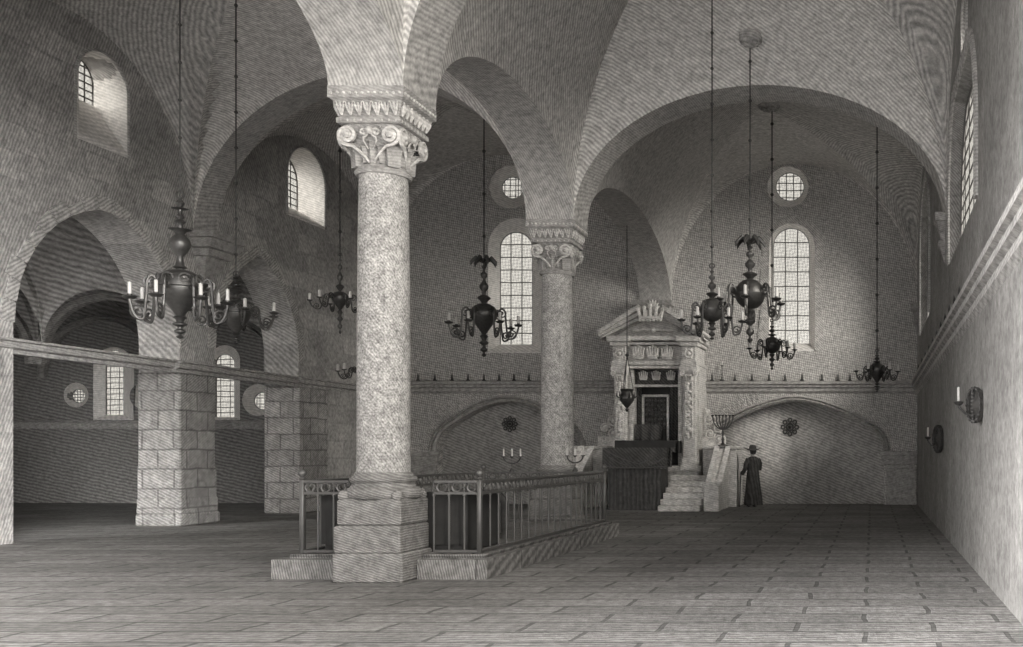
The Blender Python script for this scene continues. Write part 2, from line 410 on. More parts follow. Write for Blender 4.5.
def liner(lf, lb, mapf, d0, d1, kf=.985):
    """splay inside a window opening, daylight painted on as a paler colour"""
    ca = sum(p[0] for p in lb) / len(lb); cb = sum(p[1] for p in lb) / len(lb)
    sh = lambda lp, k: [(ca + (a - ca) * k, cb + (b - cb) * k) for a, b in lp]
    mb = MB(); n = len(lf); f2, b2 = sh(lf, kf), sh(lb, kf)
    rings = [[mapf(*lf[q], d0 + .004), mapf(*f2[q], d0 + .004), mapf(*b2[q], d1 - .02), mapf(*lb[q], d1 - .02)] for q in range(n)]
    mb.loft(rings + [rings[0]], cap=False)
    return trim(mb, 'reveal')
for a_, b_ in ((win_L_f, win_L_b), (win_R_f, win_R_b), (oc_L_f, oc_L_b), (oc_R_f, oc_R_b)): liner(a_, b_, mE, YE, YE + .45)
def ring_trim(loop_in, w, depth, mapf, d0, mat='voussoir', closed=False, r=0.05, n=None):
    """raised moulding that follows a loop; w is its width"""
    mb = MB(); m = len(loop_in)
    ca = sum(p[0] for p in loop_in) / m; cb = sum(p[1] for p in loop_in) / m
    out = []
    for i in range(m):
        p = Vector(loop_in[i]); a = Vector(loop_in[(i - 1) % m]) if (closed or i > 0) else p; b = Vector(loop_in[(i + 1) % m]) if (closed or i < m - 1) else p
        t = (b - a); t.normalize(); nrm = Vector((t.y, -t.x))
        if nrm.dot(p - Vector((ca, cb))) < 0: nrm = -nrm
        out.append(p + nrm * w)
    rings = []
    for p, q in zip(loop_in, out):
        rings.append([mapf(p[0], p[1], d0 + 0.02), mapf(p[0], p[1], d0 - depth * .55), mapf(*(Vector(p).lerp(q, .3)), d0 - depth), mapf(*(Vector(p).lerp(q, .55)), d0 - depth * .4),
                      mapf(*(Vector(p).lerp(q, .7)), d0 - depth), mapf(*(Vector(p).lerp(q, .95)), d0 - depth * .6), mapf(q[0], q[1], d0 + 0.02)])
    if closed: rings.append(rings[0])
    mb.loft(rings, cap=not closed)
    return trim(mb, mat)
ring_trim(nR[2:], 0.2, 0.12, mE, YE, 'trim'); ring_trim(nL[2:], 0.22, 0.12, mE, YE, 'trim')
# voussoirs / quoins around the right window, stone rings of the oculi
def voussoirs(loop, w, mapf, d0, depth, step, mat='voussoir', jitter=0.3):
    """separate blocks set round an opening, a band of masonry"""
    mb = MB(); m = len(loop)
    pts = [Vector(p) for p in loop]; L = [0]
    for i in range(1, m): L.append(L[-1] + (pts[i] - pts[i - 1]).length)
    def at(s):
        s = max(0, min(L[-1], s))
        for i in range(1, m):
            if s <= L[i] + 1e-9:
                t = (s - L[i - 1]) / max(1e-9, L[i] - L[i - 1]); p = pts[i - 1].lerp(pts[i], t); d = (pts[i] - pts[i - 1]).normalized(); return p, Vector((d.y, -d.x))
        return pts[-1], Vector((1, 0))
    c = sum(pts, Vector((0, 0))) / m
    n = max(1, int(L[-1] / step))
    for k in range(n):
        p, n0 = at(L[-1] * (k + 0.04) / n); q, n1 = at(L[-1] * (k + 0.96) / n)
        if n0.dot(p - c) < 0: n0 = -n0
        if n1.dot(q - c) < 0: n1 = -n1
        ww = w * (1 + random.uniform(-jitter, jitter)); dd = depth * random.uniform(.7, 1.1)
        po, qo = p + n0 * ww, q + n1 * ww
        mb.add([mapf(*p, d0 + .01), mapf(*q, d0 + .01), mapf(*qo, d0 + .01), mapf(*po, d0 + .01), mapf(*p, d0 - dd), mapf(*q, d0 - dd), mapf(*qo, d0 - dd * .8), mapf(*po, d0 - dd * .8)],
               [(0, 3, 2, 1), (4, 5, 6, 7), (0, 1, 5, 4), (1, 2, 6, 5), (2, 3, 7, 6), (3, 0, 4, 7)])
    return trim(mb, mat)
voussoirs(win_R_f[1:] + win_R_f[:1], 0.27, mE, YE, 0.05, 0.32)
voussoirs(oc_R_f + oc_R_f[:1], 0.1, mE, YE, 0.04, 0.3, jitter=.1)
voussoirs(oc_L_f + oc_L_f[:1], 0.06, mE, YE, 0.03, 0.3, jitter=.1)
# fan of thin stones over the blind arches
def fan(lp, n, cpx):
    mb = MB(); c = Vector((X_(cpx), Z_(452)))
    seg = lp[2:]
    for k in range(len(seg) - 1):
        a, b = Vector(seg[k]), Vector(seg[k + 1])
        m = max(1, int((b - a).length / 0.14))
        for j in range(m):
            p = a.lerp(b, (j + .5) / m); t = (b - a).normalized(); nr = Vector((t.y, -t.x))
            if nr.dot(p - c) < 0: nr = -nr
            p0 = p + nr * 0.24; p1 = p + nr * (0.24 + random.uniform(.25, .42))
            if p1.y > 3.5: continue
            w = t * 0.045
            mb.add([mE(*(p0 - w), YE + .01), mE(*(p0 + w), YE + .01), mE(*(p1 + w), YE + .01), mE(*(p1 - w), YE + .01),
                    mE(*(p0 - w), YE - .02), mE(*(p0 + w), YE - .02), mE(*(p1 + w), YE - .02), mE(*(p1 - w), YE - .02)],
                   [(0, 3, 2, 1), (4, 5, 6, 7), (0, 1, 5, 4), (1, 2, 6, 5), (2, 3, 7, 6), (3, 0, 4, 7)])
    trim(mb, 'voussoir')
fan(nR, 20, 795); fan(nL, 20, 508)

def cornice(p0, p1, nrm, z0, z1, d, mat='trim'):
    """moulded string course from p0 to p1 (plan points), stepping out along nrm"""
    prof = [(0, z0 - .12), (d * .35, z0 - .05), (d * .35, z0 + .04), (d * .7, z0 + .08), (d * .7, z0 + (z1 - z0) * .6), (d, z0 + (z1 - z0) * .7), (d, z1), (0, z1 + .05)]
    mb = MB(); mb.loft([[(p[0] + nrm[0] * o, p[1] + nrm[1] * o, z) for o, z in prof] for p in (p0, p1)])
    return trim(mb, mat)
ZC0, ZC1 = 3.56, 3.8
cornice((XL, YE), (XR, YE), (0, -1), ZC0, ZC1, 0.2)
cornice((XR, -1), (XR, YE), (-1, 0), ZC0 - .03, ZC1, 0.2)
# imposts of the blind arches
def impost(x0, x1, y0, y1, z0, z1, mat='trim'):
    mb = MB(); e = .07
    mb.box(x0 + e, x1 - e, y0 + e, y1, z0 - .12, z0 + .02); mb.cbox(x0 + e * .5, x1 - e * .5, y0 + e * .5, y1, z0, z0 + (z1 - z0) * .5, .015); mb.cbox(x0, x1, y0, y1, z0 + (z1 - z0) * .5, z1, .02)
    return trim(mb, mat)
impost(X_(880), XR, YE - .18, YE + .02, Z_(460), Z_(451))
impost(X_(884), XR - .04, YE - .1, YE + .02, Z_(470), Z_(460))
impost(X_(404), X_(440), YE - .18, YE + .02, Z_(461), Z_(452))
mb = MB(); mb.cbox(X_(886), XR - .02, YE - .1, YE + .02, 0, Z_(468), .02); trim(mb, 'trim')
mb = MB(); mb.cbox(X_(406), X_(437), YE - .08, YE + .02, 0, Z_(460), .02); trim(mb, 'trim')

# ------------------------------------------------------------------ right wall (windows seen along the wall)
mR = lambda a, b, d: (XR + d, a, b)
rw = [(arch_loop(13.4, 18.0, 5.0, 7.55, pointed=6.0), arch_loop(13.5, 17.8, 5.15, 7.45, pointed=6.0)),
      (arch_loop(24.2, 28.8, 5.0, 8.7, pointed=6.8), arch_loop(24.3, 28.6, 5.1, 8.55, pointed=6.8)),
      (arch_loop(2.2, 8.6, 3.9, 8.6, pointed=6.2), arch_loop(2.3, 8.5, 4.0, 8.5, pointed=6.2))]
ro = [(circle_loop(15.1, 8.05, 0.42), circle_loop(15.1, 8.05, 0.34)), (circle_loop(26.3, 9.15, 0.32), circle_loop(26.3, 9.15, 0.26))]
mb = MB(); mb.plate([(-1.5, -.4), (YE + .5, -.4), (YE + .5, 12), (-1.5, 12)], [p[0] for p in rw + ro], [p[1] for p in rw + ro], mR, 0, 0.24)
mb.build('wall_right', 'wall_r', kind='structure')
window(rw[0][1], mR, 0.2, 6, 9, 0.03); window(rw[1][1], mR, 0.2, 6, 10, 0.03); window(rw[2][1], mR, 0.2, 4, 8, 0.03)
window(ro[0][1], mR, 0.2, 5, 5, 0.02); window(ro[1][1], mR, 0.2, 5, 5, 0.02)
for a in rw[:2]: ring_trim(a[0][1:] + a[0][:1], 0.22, 0.05, mR, 0, 'trim')
ring_trim(ro[0][0], 0.1, 0.03, mR, 0, 'trim', closed=True)
# shafts carrying the ribs on the right wall
for yy, z0 in ((19.2, 6.15), (30.75, 6.15)):
    mb = MB()
    mb.loft([[(XR + .02, yy - a, z), (XR - dd, yy - a, z), (XR - dd, yy + a, z), (XR + .02, yy + a, z)] for z, a, dd in
             ((z0 - .9, .02, .02), (z0 - .75, .07, .05), (z0 - .62, .1, .1), (z0 - .6, .14, .13), (z0 - .5, .14, .13), (z0 - .48, .09, .08), (z0 - .35, .1, .1), (z0 - .15, .2, .17), (z0 - .13, .24, .2), (z0 + .02, .25, .21))])
    trim(mb, 'carved')

# ------------------------------------------------------------------ left wall: arcade, windows above
mL = lambda a, b, d: (XL - d, a, b)
ar1 = arch_loop(17.7, 21.96, -0.2, 6.42, pointed=3.9, n=14); ar2 = arch_loop(23.12, 26.5, -0.2, 6.5, pointed=4.0, n=14)
arc = [(17.7, -.2), (27.92, -.2), (27.92, 3.37), (26.5, 3.37)] + ar2[2:] + [(23.12, 3.37), (21.96, 3.37)] + ar1[2:]
wA = (arch_loop(19.1, 20.42, 7.62, 9.5), arch_loop(19.7, 20.62, 8.7, 9.62))
wB = (arch_loop(25.98, 27.8, 7.8, 9.78), arch_loop(26.6, 27.95, 8.3, 9.75))
mb = MB(); mb.plate([(2, -.4), (YE + .5, -.4), (YE + .5, 12), (2, 12)], [arc, wA[0], wB[0]], [arc, wA[1], wB[1]], mL, 0, 0.9)
mb.build('wall_left', 'wall_l', kind='structure')
window(wA[1], mL, 0.86, 4, 6, 0.035); window(wB[1], mL, 0.86, 4, 8, 0.035)
liner(wA[0], wA[1], mL, 0, .84, .94); liner(wB[0], wB[1], mL, 0, .84, .95)
voussoirs(ar1[2:], 0.24, mL, 0, 0.035, 0.36); voussoirs(ar2[2:], 0.24, mL, 0, 0.03, 0.4, jitter=.2)
ring_trim(wB[0][1:] + wB[0][:1], 0.05, 0.03, mL, 0, 'trim'); ring_trim(wA[0][1:] + wA[0][:1], 0.05, 0.03, mL, 0, 'trim')
# beam / string course across the arcade with the break round the pier
def string_run(pts, z0, z1, mat='trim'):
    prof = [(0.0, z0), (.12, z0), (.12, z0 + .07), (.2, z0 + .1), (.2, z1 - .06), (.26, z1 - .04), (.26, z1), (0, z1 + .02)]
    mb = MB(); mb.loft([[(XL - .16 + o + px, py, z) for o, z in prof] for px, py in pts])
    return trim(mb, mat)
string_run([(0, 12), (0, 21.75), (.1, 21.75), (.1, 23.35), (0, 23.35), (0, 26.4), (.06, 26.4), (.06, YE)], 3.36, 3.62)
mb = MB(); mb.box(XL - .9, -9.6, 1.6, 2.0, -.4, 12); mb.build('added_shade_wall_west', 'wall_l', kind='structure')  # unseen partial wall, added to dim the left aisle
# ragged big-stone pier
mb = MB()
for z0, z1, e in ((0, .26, .1), (.25, .6, .07), (.58, 1.3, .045), (1.28, 3.36, .02)):
    mb.cbox(XL - .92, XL + e, 21.96 - e, 23.12 + e * .6, z0, z1, .03)
pier = mb.build('masonry_pier', 'pier', loc=(0, 0, 0)); 
tag(pier, 'rough stone pier between the two pointed arches of the left arcade', 'pier')
mb = MB(); mb.cbox(XL - .92, XL + .02, 26.5, 27.9, 0, 3.36, .03); o = mb.build('masonry_pier', 'pier'); tag(o, 'plain stone pier at the far end of the left arcade, right of its second arch', 'pier')
# corbels
def corbel(pts, zt, mat='carved'):
    """pts: four plan corners function of (half width, projection)"""
    mb = MB(); mb.loft([pts(a, d, z) for z, a, d in ((zt - .95, .1, .06), (zt - .7, .3, .2), (zt - .5, .34, .26), (zt - .48, .4, .34), (zt - .33, .42, .36), (zt - .31, .5, .44), (zt - .12, .53, .5), (zt - .1, .6, .56), (zt + .03, .62, .6))])
    return trim(mb, mat)
corbel(lambda a, d, z: [(XL - .02, 22.8 - a, z), (XL + d, 22.8 - a, z), (XL + d, 22.8 + a, z), (XL - .02, 22.8 + a, z)], ZL + .02)
corbel(lambda a, d, z: [(-6.71 - a, YE + .02, z), (-6.71 - a, YE - d, z), (-6.71 + a, YE - d, z), (-6.71 + a, YE + .02, z)], 6.22)

# ------------------------------------------------------------------ side hall beyond the arcade
YA = 32.0
def XA(px): return (px - CX) * YA / F
def ZA(py): return EYE + (CY - py) * YA / F
YAG = YA + .4
def XG(px): return (px - CX) * YAG / F
def ZG(py): return EYE + (CY - py) * YAG / F
holes = [
    (arch_loop(XA(93), XA(134), ZA(420), ZA(347)), arch_loop(XG(106), XG(124), ZG(416), ZG(350)), 4, 12),
    (arch_loop(XA(210), XA(240), ZA(420), ZA(345)), arch_loop(XG(216), XG(235), ZG(418), ZG(354)), 4, 12),
    (circle_loop(XA(76), ZA(395), 12.5 * YA / F), circle_loop(XG(79), ZG(396), 7 * YAG / F), 5, 5),
    (circle_loop(XA(142), ZA(396), 12.5 * YA / F), circle_loop(XG(146), ZG(396), 7 * YAG / F), 5, 5),
    (circle_loop(XA(258), ZA(400), 16 * YA / F), circle_loop(XG(263), ZG(401), 9 * YAG / F), 6, 6),
    (circle_loop(XA(190), ZA(398), 12.5 * YA / F), circle_loop(XG(192), ZG(398), 7 * YAG / F), 5, 5)]
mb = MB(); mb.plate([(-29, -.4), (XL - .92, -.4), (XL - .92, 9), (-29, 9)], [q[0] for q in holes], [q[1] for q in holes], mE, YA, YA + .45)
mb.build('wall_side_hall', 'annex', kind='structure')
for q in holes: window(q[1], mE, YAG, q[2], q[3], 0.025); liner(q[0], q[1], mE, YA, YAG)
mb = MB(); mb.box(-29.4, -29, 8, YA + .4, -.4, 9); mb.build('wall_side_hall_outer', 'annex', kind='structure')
cornice((-29, YA), (XL - .92, YA), (0, -1), ZA(425), ZA(422), 0.12, 'trim')
aW = XL - .92
for (x0, x1) in ((-26.6, -22.6), (-22.6, -18.7), (-18.7, aW), (-30.6, -26.6)):
    for (y0, y1) in ((27.1, YA), (22.54, 27.1), (17.0, 22.54), (8, 17.0)):
        r = min(2.0, (x1 - x0) * .5)
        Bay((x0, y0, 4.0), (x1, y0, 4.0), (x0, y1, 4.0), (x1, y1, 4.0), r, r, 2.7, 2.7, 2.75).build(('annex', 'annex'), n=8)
for (x0, x1) in ((-26.6, -22.6), (-22.6, -18.7)):
    lp = [((x0 + x1) / 2 + (x1 - x0) / 2 * math.cos(PI * k / 20), 4.0 + (x1 - x0) / 2 * math.sin(PI * k / 20) ) for k in range(21)]
    for yy in (YA, 27.1): ring_trim(lp, -0.22, 0.25, mE, yy, 'trim')

# ------------------------------------------------------------------ columns
def spiral(mb, c, R, turns, r, ax, ay, dirn=1, a0=0.0, n=26, tail=None, lift=None):
    pts = []; rs = []
    for k in range(n + 1):
        t = k / n; a = a0 + dirn * turns * 2 * PI * (1 - t); rr = R * (0.12 + 0.88 * t)
        p = Vector(c) + Vector(ax) * (rr * math.cos(a)) + Vector(ay) * (rr * math.sin(a))
        if lift: p += Vector(lift) * (1 - t)
        pts.append(p); rs.append(r * (1.25 - .45 * t))
    if tail: pts += [Vector(q) for q in tail]; rs += [r * .8 * (1 - .5 * (k + 1) / len(tail)) for k in range(len(tail))]
    mb.tube(pts, rs, 5)
def sq_ring(hw, z, p, n=32):
    """superellipse ring: p=2 circle, large p square"""
    out = []
    for i in range(n):
        a = 2 * PI * (i + .5) / n; c, s = math.cos(a), math.sin(a)
        out.append((hw * math.copysign(abs(c) ** (2 / p), c), hw * math.copysign(abs(s) ** (2 / p), s), z))
    return out
def column(x, y, label, shift=0):
    t = thing('column', label, 'column', (x, y, 0))
    mb = MB()   # three courses of plinth
    mb.cbox(-.43, .43, -.43, .43, 0, .36, .02); mb.cbox(-.42, .40, -.42, .40, .36, .70, .02); mb.cbox(-.395, .395, -.395, .395, .70, 1.03, .025)
    mb.build('plinth', 'plinth', t)
    mb = MB()
    pr = [(.42, 1.03), (.45, 1.06), (.455, 1.1), (.44, 1.145), (.39, 1.165), (.375, 1.19), (.36, 1.22), (.375, 1.235), (.395, 1.26), (.39, 1.29), (.355, 1.31), (.34, 1.34), (.33, 1.36)]
    mb.lathe(pr, 36)
    for sx in (-1, 1):
        for sy in (-1, 1): mb.ball((sx * .33, sy * .33, 1.07), .075, 8)   # corner spurs
    mb.build('base', 'plinth', t, smooth=40)
    mb = MB(); mb.lathe([(.315, 1.34), (.31, 1.6), (.308, 3), (.298, 4.3), (.284, 5.06), (.288, 5.1)], 40); mb.build('shaft', 'shaft', t, smooth=40)
    # capital
    cap = MB()
    rings = []
    for k in range(10):
        q = k / 9; z = 5.16 + .5 * q; hw = .27 + .09 * q ** 2.2; rings.append(sq_ring(hw, z, 2 + 5 * q ** 1.5))
    cap.loft(rings)
    c = cap.build('capital', 'carved', t, smooth=40)
    mb = MB(); mb.torus((0, 0, 5.12), .3, .04, seg=28); mb.torus((0, 0, 5.17), .285, .02, seg=28); mb.build('necking_ring', 'carved', c, smooth=50)
    vo = MB(); lv = MB()
    for f in range(4):
        R = Matrix.Rotation(f * PI / 2, 3, 'Z')
        def W(p): return tuple(R @ Vector(p))
        ax = W((1, 0, 0)); az = (0, 0, 1); fn = W((0, -1, 0))
        for s in (-1, 1):     # corner volutes with a stalk rising from the middle
            cx_ = s * .265; c_ = W((cx_, -.375, 5.52))
            tail = [W((cx_ - s * .06, -.36, 5.39)), W((cx_ - s * .13, -.34, 5.33)), W((cx_ - s * .2, -.315, 5.26)), W((cx_ - s * .235, -.3, 5.2))]
            spiral(vo, c_, .12, 1.9, .03, ax, az, dirn=s, a0=-PI / 2, tail=tail)
            vo.ball(W((cx_, -.4, 5.52)), .04, 8)
            # small inner scroll
            spiral(vo, W((s * .075, -.365, 5.56)), .06, 1.5, .016, ax, az, dirn=-s, a0=-PI / 2, tail=[W((s * .08, -.35, 5.46)), W((s * .03, -.33, 5.36))])
        vo.ball(W((0, -.375, 5.58)), .05, 10)
        # acanthus leaves: folded tongue with a curled tip and lobes
        for lx, zz, sc in ((-.2, 5.16, 1), (0, 5.16, 1.1), (.2, 5.16, 1), (-.1, 5.2, .75), (.1, 5.2, .75)):
            rs = []
            for k in range(8):
                q = k / 7; z = zz + .26 * sc * math.sin(q * 1.9) ; out = .275 + .03 * q + .1 * q ** 3; w = .085 * sc * (math.sin(PI * min(1, q * .8 + .16)) + .12 * (k % 2))
                yy = -out + abs(lx) * .12
                rs.append([W((lx - w, yy + .025, z)), W((lx - w * .5, yy - .012, z)), W((lx, yy - .055, z)), W((lx + w * .5, yy - .012, z)), W((lx + w, yy + .025, z)), W((lx, yy + .04, z))])
            lv.loft(rs)
        # egg beads between
        for k in range(5): lv.ball(W((-.24 + .12 * k, -.345, 5.63)), .025, 6)
    vo.build('volutes', 'capital', c, smooth=50); lv.build('acanthus_leaves', 'carved', c, smooth=35)
    ab = MB()
    ab.loft([[(-a, -a, z), (a, -a, z), (a, a, z), (-a, a, z)] for a, z in ((.37, 5.66), (.395, 5.67), (.395, 5.73), (.36, 5.745), (.365, 5.76), (.42, 5.93), (.44, 5.945), (.465, 5.96), (.465, 6.1))])
    a_ = ab.build('abacus', 'carved', t)
    rl = MB()
    for f in range(4):
        R = Matrix.Rotation(f * PI / 2, 3, 'Z')
        W = lambda p: tuple(R @ Vector(p))
        for k in range(7):    # palmettes on the sloping face
            x0 = -.33 + .11 * k
            for j in (-1, 0, 1):
                rl.tube([W((x0, -.385, 5.765)), W((x0 + j * .03, -.415, 5.85)), W((x0 + j * .045, -.432, 5.905 - abs(j) * .02))], [.015, .022, .01], 5)
            rl.tube([W((x0 - .05, -.435, 5.92)), W((x0, -.41, 5.80)), W((x0 + .05, -.435, 5.92))], .008, 4)
        for k in range(12):
            x0 = -.42 + .84 * k / 11; rl.ball(W((x0, -.468, 6.01)), .02, 6)
        for k in range(9):
            x0 = -.34 + .68 * k / 8; rl.ball(W((x0, -.387, 5.70)), .018, 6)
    rl.build('carved_band', 'capital', a_, smooth=40)
    return t
column(c1[0], c1[1], 'nearer big round column with speckled shaft, carved scroll capital and block plinth')
column(c2[0], c2[1], 'farther round column rising behind the iron railing, nearer the ark')

# ------------------------------------------------------------------ bosses
def boss(p, label, r=.34, sub=False):
    t = thing('vault_boss', label, 'ceiling boss', (p[0], p[1], p[2] - .02), group=None)
    mb = MB(); mb.lathe([(r, .12), (r, 0), (r * .9, -.05), (r * .8, -.02), (r * .72, -.06), (r * .55, -.03), (r * .42, -.1), (r * .2, -.14), (0.01, -.15)], 24); mb.build('boss_disc', 'trim', t, smooth=40)
    mb = MB()
    for k in range(8):
        a = k * PI / 4; mb.tube([(r * .3 * math.cos(a), r * .3 * math.sin(a), -.09), (r * .7 * math.cos(a), r * .7 * math.sin(a), -.05), (r * .8 * math.cos(a), r * .8 * math.sin(a), -.02)], [.03, .04, .01], 6)
    mb.build('rosette', 'trim', t, smooth=50)
    return t
pb1 = vault_point(nearR, 751, 41); pb2 = vault_point(farR, 769, 106)
boss((pb1.x, pb1.y, pb1.z), 'round carved ceiling boss nearest the top edge, above the largest right-hand chandelier', .22)
boss((pb2.x, pb2.y, pb2.z), 'round carved ceiling boss where the far vault ribs meet', .28)
print('BOSS', pb1, pb2)

# ------------------------------------------------------------------ chandeliers
def ceiling_z(x, y):
    best = None
    for b in (nearR, farR, nearL, farL, westR, westL):
        for i in range(-40, 41):
            for j in range(-40, 41):
                p = b.pt(i / 40, j / 40); d = (p.x - x) ** 2 + (p.y - y) ** 2
                if best is None or d < best[0]: best = (d, p.z)
    return best[1]
def chandelier(px, Y, y_top, y_body, r_px, y_bot, span_px, narm, label, style='globe', top=None, phase=0.25, tip_y=None, beads=6, topknot='ring', chain_top=None, stagger=0):
    k = Y / F; x = (px - CX) * k
    zb = EYE + (CY - y_body) * k; zt = EYE + (CY - y_top) * k; z0 = EYE + (CY - y_bot) * k
    R = r_px * k; S = span_px * k
    ctop = chain_top if chain_top is not None else ceiling_z(x, Y)
    t = thing('chandelier', label, 'chandelier', (x, Y, z0))
    o = -z0
    # suspension
    mb = MB(); mb.tube([(0, 0, zt + o), (0, 0, ctop + o)], .004 + .0005 * Y, 5)
    L = ctop - zt; n = max(2, int(L / (0.035 * Y)))
    for i in range(n):
        zz = zt + L * (i + .6) / n; mb.ball((0, 0, zz + o), .0018 * Y, 8)
    mb.build('chain', 'iron', t, smooth=50)
    # stem above the body
    H = zt - (zb + R)
    mb = MB(); u = R
    prof = [(.12 * u, zb + R * .8)]
    if style == 'urn':
        prof += [(.22 * u, zb + R * 1.1), (.35 * u, zb + R * 1.15), (.2 * u, zb + R * 1.3)]
        for q, rr in ((.12, .2), (.2, .5), (.3, .72), (.38, .6), (.46, .3), (.5, .4), (.53, .75), (.55, .2), (.6, .2), (.64, .38), (.68, .2), (.72, .3), (.76, .15), (.82, .15), (.84, .55), (.86, .15), (.92, .3), (.97, .15), (1, .08)):
            prof.append((rr * u * .75, zb + R * 1.3 + (zt - zb - R * 1.3) * q))
    else:
        for q, rr in ((.04, .3), (.1, .55), (.14, .75), (.18, .6), (.22, .2), (.3, .2), (.36, .45), (.44, .5), (.5, .3), (.56, .15), (.6, .15), (.66, .38), (.72, .38), (.77, .12), (.83, .12), (.88, .28), (.93, .12), (1, .08)):
            prof.append((rr * u * .7, zb + R * .95 + (zt - zb - R * .95) * q))
    mb.lathe([(a, z + o) for a, z in prof], 14); mb.build('stem', 'metal', t, smooth=50)
    mb = MB()
    if topknot == 'crown':
        for i in range(7):
            a = 2 * PI * i / 7; ca, sa = math.cos(a), math.sin(a)
            mb.tube([(ca * .1 * u, sa * .1 * u, zt + o), (ca * .6 * u, sa * .6 * u, zt + .3 * u + o), (ca * .95 * u, sa * .95 * u, zt - .05 * u + o), (ca * 1.0 * u, sa * 1.0 * u, zt - .3 * u + o)], [.1 * u, .2 * u, .12 * u, .03 * u], 6)
    else:
        mb.torus((0, 0, zt + .18 * u + o), .2 * u, .06 * u, axis='Y', seg=14)
    mb.build('top_ornament', 'metal', t, smooth=50)
    # body
    mb = MB()
    if style == 'heart':
        pr = [(.18, 1.0), (.45, .95), (.8, .75), (1.0, .42), (1.05, .15), (.95, -.2), (.72, -.6), (.45, -1.0), (.25, -1.3), (.12, -1.5)]
    elif style == 'urn':
        pr = [(.2, 1.05), (.6, .95), (.95, .7), (1.05, .4), (1.08, .1), (1.0, .05), (1.0, -.1), (.85, -.45), (.6, -.85), (.35, -1.2), (.2, -1.45)]
    else:
        pr = [(.15, 1.0)] + [(math.sin(PI * q / 12) * 1.0, math.cos(PI * q / 12)) for q in range(2, 12)] + [(.15, -1.0)]
        pr.insert(6, (1.06, .04)); pr[7] = (1.06, -.04)
    low = pr[-1][1]
    mb.lathe([(a * R, zb + b * R + o) for a, b in reversed(pr)], 24); mb.build('globe', 'metal', t, smooth=50)
    # pendant
    mb = MB(); zp = zb + low * R; Hp = zp - z0; prof = []
    for q, rr in ((0, .04), (.04, .16), (.1, .22), (.16, .08), (.2, .08), (.28, .3), (.36, .32), (.44, .14), (.52, .14), (.6, .4), (.66, .42), (.74, .2), (.84, .25), (.92, .4), (1.02, .2)):
        prof.append((rr * u * .85, z0 + Hp * q + o))
    mb.lathe(prof, 14); mb.build('pendant', 'metal', t, smooth=50)
    if style == 'urn':    # applied scroll straps on the body
        mb = MB()
        for i in range(8):
            a = 2 * PI * i / 8; ca, sa = math.cos(a), math.sin(a)
            spiral(mb, (ca * 1.02 * R, sa * 1.02 * R, zb + .45 * R + o), .34 * R, 1.5, .06 * R, (-sa, ca, 0), (0, 0, 1), dirn=1, n=14)
        mb.build('scroll_relief', 'ironlite', t, smooth=50)
    # arms
    tipz = (EYE + (CY - tip_y) * k) if tip_y else zb - .2 * R
    proto = None
    A = MB(); rt = .055 * R + .006
    d = S - R
    za = zb + .1 * R
    path = [(R * .9, za - .1 * R), (R + .12 * d, za + .38 * R), (R + .26 * d, za + .48 * R), (R + .38 * d, za + .2 * R), (R + .4 * d, za - .3 * R), (R + .5 * d, tipz - .85 * R), (R + .68 * d, tipz - 1.0 * R), (R + .88 * d, tipz - .7 * R), (S, tipz - .1 * R), (S, tipz + .04 * R)]
    # smooth the path
    def cr(pts, m=4):
        out = []
        for i in range(len(pts) - 1):
            p0 = pts[max(i - 1, 0)]; p1 = pts[i]; p2 = pts[i + 1]; p3 = pts[min(i + 2, len(pts) - 1)]
            for j in range(m):
                s = j / m; out.append(tuple(.5 * ((2 * b) + (-a_ + c) * s + (2 * a_ - 5 * b + 4 * c - d_) * s * s + (-a_ + 3 * b - 3 * c + d_) * s ** 3) for a_, b, c, d_ in zip(p0, p1, p2, p3)))
        out.append(pts[-1]); return out
    sp = cr(path); A.tube([(a, 0, b + o) for a, b in sp], rt, 6)
    spiral(A, (R + .2 * d, 0, za + .1 * R + o), .42 * R, 1.5, rt * .85, (1, 0, 0), (0, 0, 1), dirn=-1, a0=PI / 2, n=16)
    spiral(A, (R + .68 * d, 0, tipz - .62 * R + o), .42 * R, 1.5, rt * .85, (1, 0, 0), (0, 0, 1), dirn=1, a0=-PI / 2, n=16)
    pan = MB(); pr_ = .3 * R + .015; pan.lathe([(rt * 1.2, tipz - .02 * R + o), (pr_ * .6, tipz + o), (pr_, tipz + .12 * R + o), (pr_ * .95, tipz + .15 * R + o), (pr_ * .4, tipz + .08 * R + o), (pr_ * .35, tipz + .25 * R + o), (.02, tipz + .25 * R + o)], 12, (S, 0, 0))
    cd = MB(); ch = .62 * R + .06; cr_ = .012 + .0009 * Y; cd.lathe([(cr_, tipz + .15 * R + o), (cr_ * .95, tipz + ch + o), (.004, tipz + ch + .012 + o)], 8, (S, 0, 0))
    for i in range(narm):
        an = phase + 2 * PI * i / narm
        if proto is None:
            a0 = A.build('arm', 'metal', t, smooth=50, rotz=an); b0 = pan.build('drip_pan', 'metal', a0, smooth=50); c0 = cd.build('candle', 'candle', a0, smooth=50)
            proto = (a0, b0, c0)
        else:
            na = proto[0].copy(); COL.objects.link(na); na.parent = t; na.rotation_euler = (0, 0, an)
            for q in proto[1:]:
                nq = q.copy(); COL.objects.link(nq); nq.parent = na
    return t
chandelier(180, 14.0, 198, 289, 18.5, 339, 41, 7, 'largest brass chandelier at far left, dark urn body, hanging before the rough stone pier', 'urn', tip_y=303, phase=.35)
chandelier(236, 17.5, 276, 314, 13, 344, 36, 7, 'brass chandelier just right of the largest left one, before the second pointed arch', 'urn', tip_y=314, phase=.1)
chandelier(340, 22.0, 256, 299, 7.5, 334, 27, 6, 'small brass chandelier left of the nearer column, in front of the wall between arches', 'heart', tip_y=302, phase=.3)
